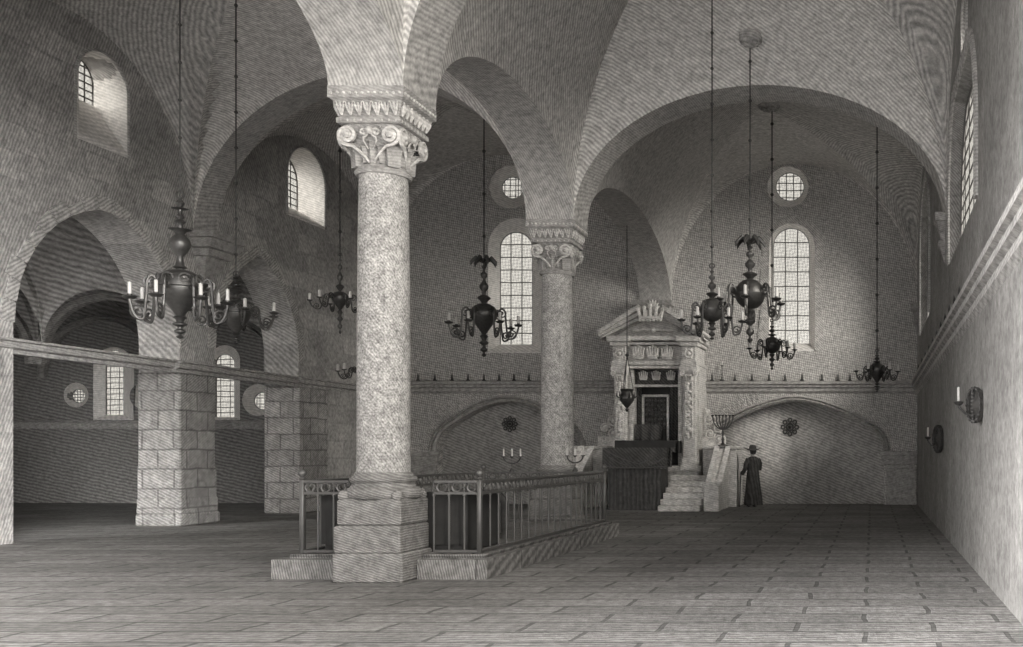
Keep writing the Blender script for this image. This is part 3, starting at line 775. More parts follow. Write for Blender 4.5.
chandelier(363, 25.0, 338, 372, 7, 398, 23, 6, 'small chandelier mostly hidden behind the nearer column shaft', 'heart', tip_y=372, phase=.2)
chandelier(484, 24.0, 262, 316, 12.5, 357, 33, 7, 'brass chandelier with heart-shaped body in front of the left round-headed window', 'heart', tip_y=326, topknot='crown', phase=.15)
chandelier(712, 17.6, 268, 310, 12, 340, 30, 6, 'brass chandelier hanging right of the ark pediment, left of the biggest globe', 'globe', tip_y=322, phase=.2)
chandelier(750, pb1.y, 243, 294, 15, 343, 33, 6, 'biggest globe chandelier with leafy crown, hung from the nearer ceiling boss', 'globe', tip_y=303, topknot='crown', phase=.5, chain_top=pb1.z - .12)
chandelier(772, pb2.y, 322, 345, 8.5, 370, 23, 6, 'small globe chandelier low in front of the right east window', 'globe', tip_y=350, phase=.3, chain_top=pb2.z - .1)
chandelier(877, 24.0, 352, 371, 8, 392, 21, 6, 'small chandelier alone at the right, near the corner with the side wall', 'heart', tip_y=372, phase=.1)

# ------------------------------------------------------------------ ark and its surroundings
YK = 29.3; KX = (652 - CX) * YK / F
def ax(px): return (px - 652) * YK / F
def az(py): return EYE + (CY - py) * YK / F
ark = thing('torah_ark', 'tall pale carved stone ark with broken pediment against the east wall', 'ark', (KX, YK, 0))
BACK = YE - YK - .01
mb = MB(); mb.cbox(ax(607), ax(698), .15, BACK, 0, az(470), .03); mb.cbox(ax(605), ax(700), .1, BACK, az(472), az(466), .02); mb.build('pedestal', 'ark', ark)
mb = MB(); mb.box(ax(612), ax(630), .35, BACK, az(468), az(368)); mb.box(ax(676), ax(697), .35, BACK, az(468), az(368)); mb.box(ax(628), ax(678), 1.1, BACK, az(468), az(368)); mb.build('body', 'ark', ark)
mb = MB(); mb.box(ax(630), ax(676), 1.05, 1.12, az(468), az(368)); mb.build('recess', 'void', ark)
def crown(mb, cx, cy, cz, w, hh, r=.02):
    mb.box(cx - w * .5, cx + w * .5, cy - .03, cy + .03, cz, cz + hh * .22)
    for i in range(5):
        x = cx + w * .5 * (i - 2) / 2
        mb.tube([(x * .9 + cx * .1, cy, cz + hh * .15), (x + (x - cx) * .2, cy - .03, cz + hh * (.75 + .25 * (2 - abs(i - 2)) / 2))], [r * 1.5, r * .9], 6)
        mb.ball((x + (x - cx) * .2, cy - .03, cz + hh * (.8 + .25 * (2 - abs(i - 2)) / 2)), r * 1.5, 6)
    mb.tube([(cx - w * .55, cy - .04, cz + hh * .25), (cx, cy - .06, cz + hh * .22), (cx + w * .55, cy - .04, cz + hh * .25)], r, 5)
for side, (p0, p1) in (('l', (612, 626)), ('r', (681, 696))):
    x0, x1 = ax(p0), ax(p1); cx = (x0 + x1) / 2; w = x1 - x0
    mb = MB(); mb.cbox(x0 + .03, x1 - .03, .1, .4, az(462), az(380), .015)
    mb.cbox(x0 - .03, x1 + .03, .04, .4, az(470), az(464), .01); mb.cbox(x0, x1, .07, .4, az(465), az(458), .01)
    pl = mb.build('pilaster', 'ark', ark)
    mb = MB()      # fruit garland down the front
    for i in range(22):
        z = az(384) - i * (az(384) - az(440)) / 22
        mb.ball((cx + random.uniform(-.05, .05), .07, z), random.uniform(.05, .08), 7)
        for s in (-1, 1): mb.tube([(cx, .09, z), (cx + s * .1, .04, z + .04), (cx + s * .15, .08, z - .02)], [.02, .035, .008], 5)
    mb.build('garland', 'arkrelief', pl, smooth=50)
    mb = MB()      # capital with two scrolls
    mb.loft([[(cx - a, b, z), (cx + a, b, z), (cx + a, .45, z), (cx - a, .45, z)] for a, b, z in ((w * .38, .1, az(381)), (w * .42, .08, az(376)), (w * .55, .0, az(371)), (w * .6, -.02, az(370)), (w * .6, -.02, az(367)))])
    for s in (-1, 1):
        spiral(mb, (cx + s * w * .4, -.0, az(373)), .08, 1.4, .02, (1, 0, 0), (0, 0, 1), dirn=s, a0=-PI / 2, n=16)
        for q in (0, .5): mb.tube([(cx + s * w * .3 * q, .08, az(380)), (cx + s * w * .32 * q, .0, az(375)), (cx + s * w * .35 * q, -.03, az(376.5))], [.04, .045, .01], 6)
    mb.build('capital', 'arkrelief', pl, smooth=40)
    mb = MB()      # projecting block of the entablature above the pilaster
    mb.cbox(x0 - .02, x1 + .02, -.02, .5, az(367), az(361), .01); mb.cbox(x0 + .02, x1 - .02, .03, .5, az(361), az(346), .01); mb.cbox(x0 - .05, x1 + .06, -.06, .5, az(346), az(342), .015); mb.cbox(x0 - .14, x1 + .14, -.14, .5, az(342), az(336), .02)
    b_ = mb.build('entablature_block', 'ark', ark)
    mb = MB(); mb.torus((cx, .02, az(353.5)), .12, .025, axis='Y', seg=16); mb.ball((cx, .02, az(353.5)), .06, 8)
    for i in range(6): mb.ball((cx + .17 * math.cos(i * PI / 3), .03, az(353.5) + .15 * math.sin(i * PI / 3)), .03, 6)
    mb.build('rosette', 'arkrelief', b_, smooth=50)
mb = MB(); mb.cbox(ax(612), ax(697), .16, BACK, az(368), az(365), .01); mb.cbox(ax(612), ax(697), .12, BACK, az(364.6), az(361), .015); mb.cbox(ax(614), ax(695), .3, BACK, az(361), az(345), .01); mb.cbox(ax(611), ax(698), .1, BACK, az(344.5), az(341.5), .015); mb.cbox(ax(608), ax(700), -.06, BACK, az(340.5), az(336), .02)
e = mb.build('entablature', 'ark', ark)
mb = MB()
for p in (637, 651.5, 666): crown(mb, ax(p), .17, az(358.5), .27, .36, .03)
mb.build('crown_relief', 'arkrelief', e, smooth=40)
# pediment: two raking cornices stopping short of the apex
for s in (-1, 1):
    xe = ax(600) if s < 0 else ax(704); xi = ax(640) if s < 0 else ax(664)
    ze, zi = az(336), az(312)
    mb = MB()
    for off, y0, th in ((.04, -.26, .12), (-.11, -.14, .1), (-.22, .0, .09)):
        a = [(xe, ze + off * .4), (xi, zi + off), (xi, zi + off + th * 1.2), (xe, ze + off * .4 + th)]
        mb.add([(x, y0, z) for x, z in a] + [(x, BACK * .6, z) for x, z in a], [(0, 1, 2, 3), (7, 6, 5, 4), (0, 4, 5, 1), (1, 5, 6, 2), (2, 6, 7, 3), (3, 7, 4, 0)])
    mb.build('raking_cornice', 'ark', ark)
mb = MB(); tri = [(ax(608), az(336.5)), (ax(697), az(336.5)), (ax(660), az(316)), (ax(644), az(316))]
mb.add([(x, .42, z) for x, z in tri] + [(x, BACK * .6, z) for x, z in tri], [(0, 1, 2, 3), (7, 6, 5, 4), (0, 4, 5, 1), (1, 5, 6, 2), (2, 6, 7, 3), (3, 7, 4, 0)])
tp = mb.build('tympanum', 'ark', ark)
mb = MB(); mb.tube([(ax(632), .18, az(330)), (ax(652), .15, az(329)), (ax(672), .18, az(330))], .035, 6); mb.ball((ax(652), .13, az(329.5)), .09, 8); mb.build('swag', 'arkrelief', tp, smooth=50)
mb = MB(); crown(mb, ax(652), -.2, az(322), .6, .42, .045)
for i in range(7): mb.ball((ax(652) - .3 + .1 * i, -.25, az(321.5)), .045, 6)
mb.build('crown', 'arkrelief', ark, smooth=40)
mb = MB()
for i in range(7):
    a = PI * (.08 + .84 * i / 6); mb.tube([(ax(652), .1, az(308)), (ax(652) + .14 * math.cos(a), .08, az(308) + .16 * math.sin(a)), (ax(652) + .22 * math.cos(a), .1, az(308) + .26 * math.sin(a))], [.03, .045, .015], 6)
mb.ball((ax(652), .08, az(308)), .07, 8); mb.box(ax(652) - .12, ax(652) + .12, .05, .25, az(313), az(308)); mb.build('palmette', 'arkrelief', ark, smooth=50)
# inner frame, valance, tablet, curtains
mb = MB(); mb.cbox(ax(627), ax(631), .3, 1.1, az(468), az(369), .01); mb.cbox(ax(676), ax(680), .3, 1.1, az(468), az(369), .01); mb.build('door_frame', 'ark', ark)
def drape(mb, x0, x1, y, z0, z1, n=24, amp=.03, waves=5, sag=0, thick=.02):
    f = []; b = []
    rows = 8
    vs = []
    for j in range(rows + 1):
        for i in range(n + 1):
            q = i / n; x = x0 + (x1 - x0) * q; t = j / rows
            z = z1 + (z0 - z1) * t - sag * t * math.sin(PI * q)
            vs.append((x, y + amp * math.sin(q * waves * 2 * PI) * (.3 + .7 * t), z))
    m = n + 1
    fs = [(j * m + i, j * m + i + 1, (j + 1) * m + i + 1, (j + 1) * m + i) for j in range(rows) for i in range(n)]
    mb.add(vs, fs); mb.add([(x, yy + thick, z) for x, yy, z in vs], [tuple(reversed(q)) for q in fs])
mb = MB(); drape(mb, ax(630), ax(677), .5, az(383), az(369), waves=7, amp=.02)
va = mb.build('valance', 'cloth', ark, smooth=60)
mb = MB()
for p in (640, 653, 668): crown(mb, ax(p), .44, az(379), .2, .26, .018)
mb.build('embroidered_crown', 'arkrelief', va, smooth=40)
mb = MB(); mb.cbox(ax(630), ax(677), .42, .5, az(386), az(383.5), .005); mb.build('valance_rail', 'ark', ark)
mb = MB(); drape(mb, ax(665), ax(676), .7, az(440), az(386), waves=3, amp=.05); mb.build('curtain', 'cloth', ark, smooth=60)
mb = MB(); drape(mb, ax(631), ax(636), .7, az(440), az(386), waves=2, amp=.04); mb.build('curtain', 'cloth', ark, smooth=60)
mb = MB(); x0, x1 = ax(636), ax(664)
mb.box(x0, x1, .78, .86, az(440), az(393)); tb = mb.build('tablet', 'panel', ark)
mb = MB()
for a in ((x0, x0 + .07, az(440), az(393)), (x1 - .07, x1, az(440), az(393)), (x0, x1, az(395.5), az(393))): mb.cbox(a[0], a[1], .72, .8, a[2], a[3], .01)
mb.build('tablet_frame', 'arkrelief', tb)
mb = MB()
for i in range(7):
    for j in range(7):
        mb.ball((x0 + .14 + (x1 - x0 - .28) * i / 6, .77, az(399) - j * .14 + random.uniform(-.01, .01)), .042 if (i + j) % 2 else .028, 6)
mb.build('tablet_ornament', 'ironlite', tb, smooth=50)
# swags of cloth under the tablet, shelf with fringe
mb = MB(); drape(mb, ax(632), ax(660), .3, az(438), az(424), waves=2.5, amp=.06, sag=.08); mb.build('swagged_cloth', 'cloth', ark, smooth=60)
mb = MB(); mb.cbox(ax(617), ax(677), -.25, .6, az(444), az(440.5), .01); drape(mb, ax(617), ax(677), -.27, az(450), az(441), waves=13, amp=.02); drape(mb, ax(672), ax(682), -.1, az(453), az(441), waves=2.5, amp=.05); mb.build('fringed_shelf', 'dark', ark, smooth=50)
# scroll wings beside the pilasters
for s in (-1, 1):
    cx = ax(708) if s > 0 else ax(601)
    mb = MB(); w = .36
    mb.box(cx - w, cx + w, .95, 1.15, az(447), az(436))
    for (dx, zz, R, dr) in ((-.12, 419, .2, s), (.14, 427, .15, -s), (-.1, 433, .16, -s), (.17, 439, .13, s), (-.2, 411, .1, s)):
        spiral(mb, (cx + s * dx, .95, az(zz)), R, 1.7, .035, (1, 0, 0), (0, 0, 1), dirn=dr, n=22)
        mb.ball((cx + s * dx, .93, az(zz)), .05, 8)
    for i in range(9):
        mb.ball((cx + s * (-.25 + .07 * i), .97, az(409 + 3.6 * i) + .04), .05, 7)
    mb.build('scroll_wing', 'arkrelief', ark, smooth=50)

# platform walls, steps, parapets
for x0, x1, side in ((ax(701), ax(735), 'right'), (ax(570), ax(604), 'left')):
    mb = MB(); mb.cbox(x0, x1, .3, BACK, 0, az(449), .02); mb.cbox(x0 - .01, x1 + .03, .25, BACK, az(449), az(446), .015)
    o = mb.build('ark_platform', 'ark', loc=(KX, YK, 0)); tag(o, 'low pale stone wall with a ledge at the %s foot of the ark' % side, 'platform')
st = MB()
xs0, xs1 = ax(672), ax(711)
for i in range(6):
    zz = .95 * (i + 1) / 6; st.cbox(xs0, xs1, -1.95 + .34 * i, .09, zz - .158, zz, .012)
s_ = st.build('stone_stairs', 'ark', loc=(KX, YK, 0)); tag(s_, 'flight of worn stone steps climbing to the ark, right of the draped desk', 'stairs')
def parapet(px_back, label):
    xb = (px_back - CX) * YK / F
    t = thing('stair_parapet', label, 'parapet', (xb, YK, 0))
    mb = MB(); w = .16
    side = [(-1.8, 0), (.24, 0), (.24, 1.72), (.1, 1.72), (-1.45, .74), (-1.8, .74)]
    mb.loft([[(x, y, z) for y, z in side] for x in (-w, w)]); mb.build('side_wall', 'ark', t)
    mb = MB()
    for x0, x1, dz in ((-w - .07, -w + .07, .03), (-w + .07, w - .07, -.045), (w - .07, w + .07, .03)):
        a = [(-1.55, .76), (.12, 1.78), (.24, 1.78), (.24, 1.72), (.1, 1.70), (-1.55, .68)]
        mb.loft([[(x, y, z + dz) for y, z in a] for x in (x0, x1)])
    mb.build('coping', 'arkrelief', t)
    mb = MB(); mb.cbox(-w - .05, w + .05, -1.95, -1.6, 0, .72, .02); mb.cbox(-w - .09, w + .09, -1.99, -1.55, .7, .8, .02); mb.build('end_post', 'ark', t)
    return t
parapet(722, 'sloping pale parapet beside the steps, under the candelabrum right of the ark')
parapet(585, 'sloping pale parapet left of the ark, partly behind the railing')

# draped desk in front of the ark
YD = 27.9
t = thing('reading_desk', 'boarded desk with an embroidered dark cloth in front of the ark', 'desk', ((635 - CX) * YD / F, YD, 0))
dx = lambda px: (px - 635) * YD / F
dz = lambda py: EYE + (CY - py) * YD / F
mb = MB(); mb.cbox(dx(607), dx(661), .05, .95, 0, dz(452), .02)
for k in range(8): mb.cbox(dx(608 + 6.7 * k), dx(608 + 6.7 * k + 1.4), .02, .08, .05, dz(462), .005)
mb.build('cabinet', 'panel', t)
mb = MB(); mb.cbox(dx(604), dx(668), -.02, 1.0, dz(452), dz(449), .015); mb.build('desk_top', 'panel', t)
mb = MB(); drape(mb, dx(603), dx(667), -.06, dz(469), dz(448), waves=4, amp=.025, n=40)
vs = []
drape(mb, dx(663), dx(671), .1, dz(467), dz(448), waves=2, amp=.06)
mb.box(dx(603), dx(668), -.06, 1.02, dz(448.6), dz(447.6))
cl = mb.build('draped_cloth', 'cloth', t, smooth=60)
mb = MB()
for a, b in (((606, 450), (640, 464)), ((640, 464), (664, 451)), ((606, 466.5), (666, 466.5)), ((610, 457), (632, 466)), ((648, 466), (664, 458))):
    p = [(dx(a[0] + (b[0] - a[0]) * q / 6), -.1, dz(a[1] + (b[1] - a[1]) * q / 6 + 1.5 * math.sin(PI * q / 6))) for q in range(7)]
    mb.tube(p, .018, 5)
mb.build('cord_trim', 'ironlite', cl, smooth=50)

# seven-branched candelabrum on the parapet
def candelabrum(x, y, z, hh, n, w, label, cat='candelabrum', candle_h=.12):
    t = thing('candelabrum', label, cat, (x, y, z))
    mb = MB(); mb.lathe([(hh * .16, 0), (hh * .16, .02), (hh * .08, .05), (hh * .03, .1 * hh), (hh * .05, .2 * hh), (hh * .02, .28 * hh), (hh * .045, .4 * hh), (hh * .02, .5 * hh), (hh * .02, .92 * hh)], 12); mb.build('stem', 'metal', t, smooth=50)
    for i in range(n):
        q = (i - (n - 1) / 2); xx = w * q / max(1, (n - 1) / 2)
        if abs(q) > .01:
            mb = MB(); zb = hh * (.45 + .1 * (1 - abs(q) / n)); mb.tube([(0, 0, zb)] + [(xx * math.sin(PI / 2 * k / 6), 0, zb + (hh * .92 - zb) * (1 - math.cos(PI / 2 * k / 6))) for k in range(1, 7)], .012 + hh * .008, 6)
            a = mb.build('branch', 'metal', t, smooth=50)
        else:
            mb = MB(); mb.ball((0, 0, hh * .9), .025, 6); a = mb.build('branch', 'metal', t, smooth=50)
        mb = MB(); mb.lathe([(.01, hh * .9), (.04, hh * .93), (.045, hh * .96), (.02, hh * .97)], 8, (xx, 0, 0)); mb.build('cup', 'metal', a, smooth=50)
        mb = MB(); mb.lathe([(.018, hh * .95), (.016, hh * .95 + candle_h), (.004, hh * .95 + candle_h + .01)], 8, (xx, 0, 0)); mb.build('candle', 'candle', a, smooth=50)
    return t
candelabrum((722 - CX) * YK / F, YK + .16, 1.812, .95, 7, .3, 'branched bronze candelabrum standing on the parapet right of the ark', candle_h=.03)

# hanging lamp before the ark
YH = 27.3; kx = YH / F
t = thing('hanging_lamp', 'small round lamp on three chains hanging before the ark', 'lamp', ((627 - CX) * kx, YH, EYE + (CY - 412) * kx))
o = -(CY - 412) * kx
zz = lambda py: (412 - py) * kx
mb = MB(); mb.lathe([(.01, zz(412)), (.05, zz(410)), (.03, zz(408)), (.1, zz(405)), (.2, zz(400)), (.21, zz(397)), (.15, zz(393)), (.16, zz(391)), (.19, zz(390)), (.17, zz(389))], 16); mb.build('bowl', 'metal', t, smooth=50)
mb = MB()
for i in range(6):
    a = i * PI / 3; mb.tube([(.2 * math.cos(a), .2 * math.sin(a), zz(398)), (.28 * math.cos(a), .28 * math.sin(a), zz(396)), (.27 * math.cos(a), .27 * math.sin(a), zz(391))], [.02, .025, .008], 5)
mb.build('lamp_arm', 'metal', t, smooth=50)
for i in range(3):
    a = i * 2 * PI / 3 + .4; mb = MB(); mb.tube([(.17 * math.cos(a), .17 * math.sin(a), zz(390)), (0, 0, zz(355))], .012, 5); mb.build('chain', 'iron', t, smooth=50)
ztop = ceiling_z((627 - CX) * kx, YH) - (EYE + (CY - 412) * kx)
mb = MB(); mb.tube([(0, 0, zz(355)), (0, 0, ztop)], .014, 5); mb.ball((0, 0, zz(355)), .05, 8); mb.build('suspension', 'iron', t, smooth=50)

# ------------------------------------------------------------------ cornice spikes (candle prickets)
def pricket(x, y, z, hh, label, grp):
    mb = MB(); mb.lathe([(.06, 0), (.055, .03), (.03, .05), (.022, hh * .7), (.003, hh)], 8)
    o = mb.build('candle_spike', 'iron', loc=(x, y, z), smooth=50); return tag(o, label, 'candle spike', grp)
ZCT = ZC1 + .03
for px in (418, 435, 452, 468, 484, 499, 514, 529): pricket((px - CX) * (YE - .1) / F, YE - .1, ZCT, .24, 'one of the iron spikes on the east cornice left of the farther column', 'iron spikes on the left of the east cornice')
for px in (712, 735, 752, 769, 785, 802, 822, 838, 850): pricket((px - CX) * (YE - .1) / F, YE - .1, ZCT, .24, 'one of the iron spikes on the east cornice right of the ark', 'iron spikes on the right of the east cornice')
for yy in (28, 26, 24.3, 22.8, 21.4, 20.1, 18.9, 17.8, 16.8, 15.8, 14.9): pricket(XR - .1, yy, ZCT, .26, 'one of the iron spikes along the cornice of the right side wall', 'iron spikes on the side wall cornice')
candelabrum((722 - CX) * (YE - .1) / F, YE - .1, ZCT, .5, 1, .1, 'single candlestick on the east cornice just right of the ark', 'candlestick', candle_h=.1)

# ------------------------------------------------------------------ wall ornaments and sconces
def rosette(px, py, Y, r, label):
    t = thing('wall_rosette', label, 'wall ornament', ((px - CX) * Y / F, Y, EYE + (CY - py) * Y / F))
    mb = MB(); mb.torus((0, -.03, 0), r * .35, r * .1, axis='Y'); mb.ball((0, -.03, 0), r * .2, 8); mb.build('hub', 'iron', t, smooth=50)
    mb = MB()
    for i in range(8):
        a = i * PI / 4; mb.torus((r * .72 * math.cos(a), -.03, r * .72 * math.sin(a)), r * .2, r * .07, axis='Y', seg=10, sub=5)
    mb.build('petal_ring', 'iron', t, smooth=50)
rosette(510, 424, YE + .48, .26, 'small round iron rosette inside the left blind arch')
rosette(790, 427, YE + .48, .3, 'round iron rosette high on the wall of the right blind arch')
def sconce(Y, py, hh, ww, label, arm):
    z = EYE + (CY - py) * Y / F
    t = thing('wall_sconce', label, 'sconce', (XR, Y, z))
    mb = MB(); n = 20
    mb.loft([[(-d, ww * s * math.cos(2 * PI * i / n), hh * s * math.sin(2 * PI * i / n)) for i in range(n)] for d, s in ((-.01, 1), (.03, 1), (.05, .93), (.03, .85), (.04, .5), (.07, .2))])
    b = mb.build('back_plate', 'metal', t, smooth=40, loc=(-ww * .44, 0, 0), rotz=.45)
    mb = MB(); mb.tube([(0, 0, 0), (-ww * .46, 0, 0)], .03, 8); mb.build('wall_bracket', 'iron', t, smooth=40)
    mb = MB()
    for i in range(18):
        a = 2 * PI * i / 18; mb.ball((-.045, ww * .93 * math.cos(a), hh * .93 * math.sin(a)), .024, 6)
    mb.tube([(-.045, ww * .93 * math.cos(2 * PI * i / 24), hh * .93 * math.sin(2 * PI * i / 24)) for i in range(25)], .014, 6)
    mb.tube([(-.05, 0, -hh * .93), (-.06, 0, hh * .93)], .016, 6)
    for i in range(7): mb.ball((-.05, 0, hh * (-.6 + .2 * i)), .035, 6)
    mb.build('embossing', 'iron', b, smooth=50)
    mb = MB(); mb.tube([(-.12, -.04, -hh * .35), (-arm * .45, 0, -hh * .55), (-arm * .75, 0, -hh * .45), (-arm, 0, -hh * .1), (-arm, 0, 0)], .016, 6)
    a_ = mb.build('arm', 'iron', t, smooth=50)
    mb = MB(); mb.lathe([(.02, -.01), (.05, .01), (.065, .04), (.03, .05)], 12, (-arm, 0, 0)); mb.build('drip_pan', 'iron', a_, smooth=50)
    mb = MB(); mb.lathe([(.018, .04), (.017, .22), (.004, .23)], 8, (-arm, 0, 0)); mb.build('candle', 'candle', a_, smooth=50)
sconce(12.7, 405, .23, .17, 'larger oval wall sconce at the right edge, candle held on a bent arm', .3)
sconce(19.7, 439, .28, .18, 'smaller oval wall sconce lower on the right wall, nearer the corner', .3)

# ------------------------------------------------------------------ railed platform round the nearer column
FX0, FX1, FY0, FY1 = -7.36, -5.07, 12.92, 19.0
mb = MB()
def slab(x0, x1, y0, y1, z0, z1):
    a, b, c = c1[0] - .445, c1[0] + .445, c1[1] + .445      # notch for the column's plinth
    mb.plate([(x0, y0), (a, y0), (a, c), (b, c), (b, y0), (x1, y0), (x1, y1), (x0, y1)], [], [], lambda p, q, d: (p, q, d), z1, z0)
slab(FX0 - .24, FX1 + .2, FY0 - .27, FY1 + .25, 0, .25); slab(FX0 - .1, FX1 + .1, FY0 - .1, FY1 + .12, .245, .3)
pf = mb.build('stone_platform', 'base'); tag(pf, 'low stone platform carrying the iron railing round the nearer column', 'platform')
def railing(p, q, n, label, finials):
    p = Vector(p + (0,)); q = Vector(q + (0,)); d = q - p; L = d.length; a = math.atan2(d.y, d.x)
    t = thing('iron_railing', label, 'railing', (p.x, p.y, .3), rotz=a, group=None)
    for k, zz in enumerate((.93, .78, .03)):
        mb = MB(); mb.cbox(0, L, -.02, .02, zz - .018, zz + .018, .005); mb.build('rail', 'ironlite', t)
    step = L / n
    mb = MB()
    for i in range(n):
        c = step * (i + .5); mb.torus((c, 0, .855), .058, .014, axis='Y', seg=14, sub=5); mb.torus((c + step / 2, 0, .855), .058, .014, axis='Y', seg=14, sub=5) if step > .24 else None
        for s in (-1, 1): mb.ball((c + s * .07, 0, .855), .016, 5)
    mb.build('ring_frieze', 'ironlite', t, smooth=50)
    bar = None
    for i in range(n + 1):
        if bar is None:
            b = MB(); b.tube([(0, 0, .03), (0, 0, .4), (0, 0, .78)], [.012, .014, .012], 8); b.ball((0, 0, .4), .0, 4) if False else None
            b.lathe([(.02, .74), (.026, .76), (.014, .79)], 8); b.tube([(0, 0, .78), (0, 0, .93)], .01, 6)
            bar = b.build('bar', 'ironlite', t, smooth=50); bar.location = (0, 0, 0)
        else:
            nb = bar.copy(); COL.objects.link(nb); nb.parent = t; nb.location = (step * i, 0, 0)
    for f in finials:
        mb = MB(); x = L * f; mb.cbox(x - .028, x + .028, -.028, .028, 0, .95, .005); mb.lathe([(.03, .95), (.045, .97), (.02, .99), (.05, 1.02), (.055, 1.05), (.03, 1.08), (.004, 1.09)], 12, (x, 0, 0)); mb.build('post', 'ironlite', t, smooth=50)
railing((FX0, FY0), (-6.75, FY0), 3, 'short iron railing left of the nearer column plinth', (0,))
railing((-5.66, FY0), (FX1, FY0), 3, 'short iron railing facing forward, right of the nearer column plinth', (1,))
railing((FX1, FY0 + .06), (FX1, FY1 - .06), 20, 'long iron railing running back along the right side of the platform', (1,))
railing((FX0, FY0 + .06), (FX0, FY1 - .06), 16, 'long iron railing along the left side of the platform, seen through the front bars', (1,))
railing((FX0 + .06, FY1), (FX1 - .06, FY1), 11, 'iron railing closing the back of the platform toward the ark', ())
# desk and benches inside
t = thing('draped_table', 'dark cloth-covered table inside the railing, right of the nearer plinth', 'table', (-5.62, 13.55, .3))
mb = MB()
mb.cbox(-.22, .3, -.4, .7, .0, .76, .02); mb.build('table_body', 'dark', t)
mb = MB(); drape(mb, -.25, .32, -.44, .1, .78, waves=3, amp=.03); mb.box(-.25, .33, -.44, .72, .765, .785); mb.build('table_cover', 'dark', t, smooth=60)
t = thing('draped_table', 'dark cloth-covered bench inside the railing, left of the nearer plinth', 'bench', (-6.98, 13.5, .3))
mb = MB(); mb.cbox(-.22, .22, -.35, .7, 0, .72, .02); mb.build('bench_body', 'dark', t)
mb = MB(); drape(mb, -.24, .24, -.39, .1, .74, waves=3, amp=.025); mb.box(-.24, .24, -.39, .72, .73, .745); mb.build('bench_cover', 'dark', t, smooth=60)
bpy.data.objects['draped_table.001'].name = 'draped_bench'
mb = MB(); lp = arch_loop(-.2, .2, 0, .72)
mb.loft([[(a, -.04, b) for a, b in lp], [(a, .04, b) for a, b in lp]])
t = thing('bench_end', 'pale round-topped bench end behind the right-hand railing corner', 'bench', ((494 - CX) * 15.2 / F, 15.2, .3)); mb.build('end_board', 'panel', t)
mb = MB(); lp = arch_loop(-.11, .11, .1, .6); pts = [(a, -.05, b) for a, b in lp]; mb.tube(pts + [pts[0]], .018, 5); mb.build('carved_moulding', 'ironlite', t, smooth=50)
RZ = .3 + .93 + .018
candelabrum((512 - CX) * FY1 / F, FY1, RZ, .3, 3, .16, 'three-candle holder on the back rail, left of the farther column', candle_h=.14)
candelabrum((575 - CX) * FY1 / F, FY1, RZ, .32, 3, .15, 'three-candle holder on the back rail, right of the farther column', candle_h=.14)

# ------------------------------------------------------------------ the visitor
PX, PY_ = (753 - CX) * 29.7 / F, 29.7
man = thing('person', 'person in wide hat and long dark coat standing near the right blind arch', 'person', (PX, PY_, 0), rotz=.6)
# local frame: faces +y (towards the wall), slightly turned
def skin_body():
    V = []; E = []; Rr = []
    def add(p, r, par=None):
        V.append(p); Rr.append(r); i = len(V) - 1
        if par is not None: E.append((par, i))
        return i
    pel = add((0, 0, .95), .135); ab = add((0, .01, 1.12), .125, pel); ch = add((0, .0, 1.32), .145, ab); nk0 = add((0, -.01, 1.46), .075, ch); nk = add((0, .01, 1.52), .052, nk0)
    hd = add((0, .03, 1.58), .078, nk); hd2 = add((0, .03, 1.66), .09, hd); add((0, .02, 1.73), .07, hd2); 
    for s in (-1, 1):
        hp = add((s * .09, 0, .9), .1, pel); kn = add((s * .1, .03, .5), .062, hp); an = add((s * .1, -.01, .1), .045, kn); he = add((s * .1, .02, .045), .042, an); add((s * .11, .18, .035), .032, he)
        sh = add((s * .17, -.01, 1.4), .07, ch)
        if s < 0: el = add((-.25, -.01, 1.13), .048, sh); wr = add((-.27, .16, .97), .032, el); hand = [(-.27, .22, .95), (0, .5, -.3)]
        else: el = add((.24, .03, 1.14), .048, sh); wr = add((.1, .22, 1.12), .032, el); hand = [(.03, .25, 1.12), (-.9, .1, 0)]
        pm = add(hand[0], .032, wr); d = Vector(hand[1]).normalized()
        for j in range(4):
            f1 = Vector(hand[0]) + d * (.045 + .004 * (j % 2)) + Vector((0, 0, .024 - .016 * j)); i1 = add(tuple(f1), .009, pm)
            f2 = f1 + d * .02 + Vector((0, 0, -.022)); add(tuple(f2), .008, i1)
        th = add(tuple(Vector(hand[0]) + Vector((.02, .0, .03))), .01, pm); add(tuple(Vector(hand[0]) + Vector((.025, .02, .05)) + d * .02), .008, th)
    me = bpy.data.meshes.new('body'); me.from_pydata(V, E, []); o = bpy.data.objects.new('body', me); COL.objects.link(o); o.parent = man
    m = o.modifiers.new('Skin', 'SKIN'); o.modifiers.new('Sub', 'SUBSURF').levels = 1; o.modifiers['Sub'].render_levels = 1
    sk = me.skin_vertices[0].data if me.skin_vertices else None
    if sk is None:
        bpy.context.view_layer.objects.active = o
        return o
    for i, r in enumerate(Rr): sk[i].radius = (r, r)
    sk[0].use_root = True
    me.materials.append(M['skin'])
    return o
skin_body()
mb = MB()      # long coat, wider at the hem, deep folds
rings = []
for z, rx, ry, cy in ((.06, .27, .27, -.02), (.25, .26, .26, -.02), (.6, .225, .22, -.01), (.9, .2, .19, 0), (1.08, .175, .155, 0), (1.25, .2, .165, -.005), (1.38, .22, .155, -.01), (1.45, .16, .12, -.01), (1.5, .085, .085, 0)):
    fold = max(0, (1.15 - z)) * .09
    rings.append([(rx * math.cos(2 * PI * i / 32) * (1 + fold * math.cos(i * PI / 2 + z)), cy + ry * math.sin(2 * PI * i / 32) * (1 + fold * math.cos(i * PI / 2 + z)), z) for i in range(32)])
mb.loft(rings); mb.build('coat', 'coat', man, smooth=60)
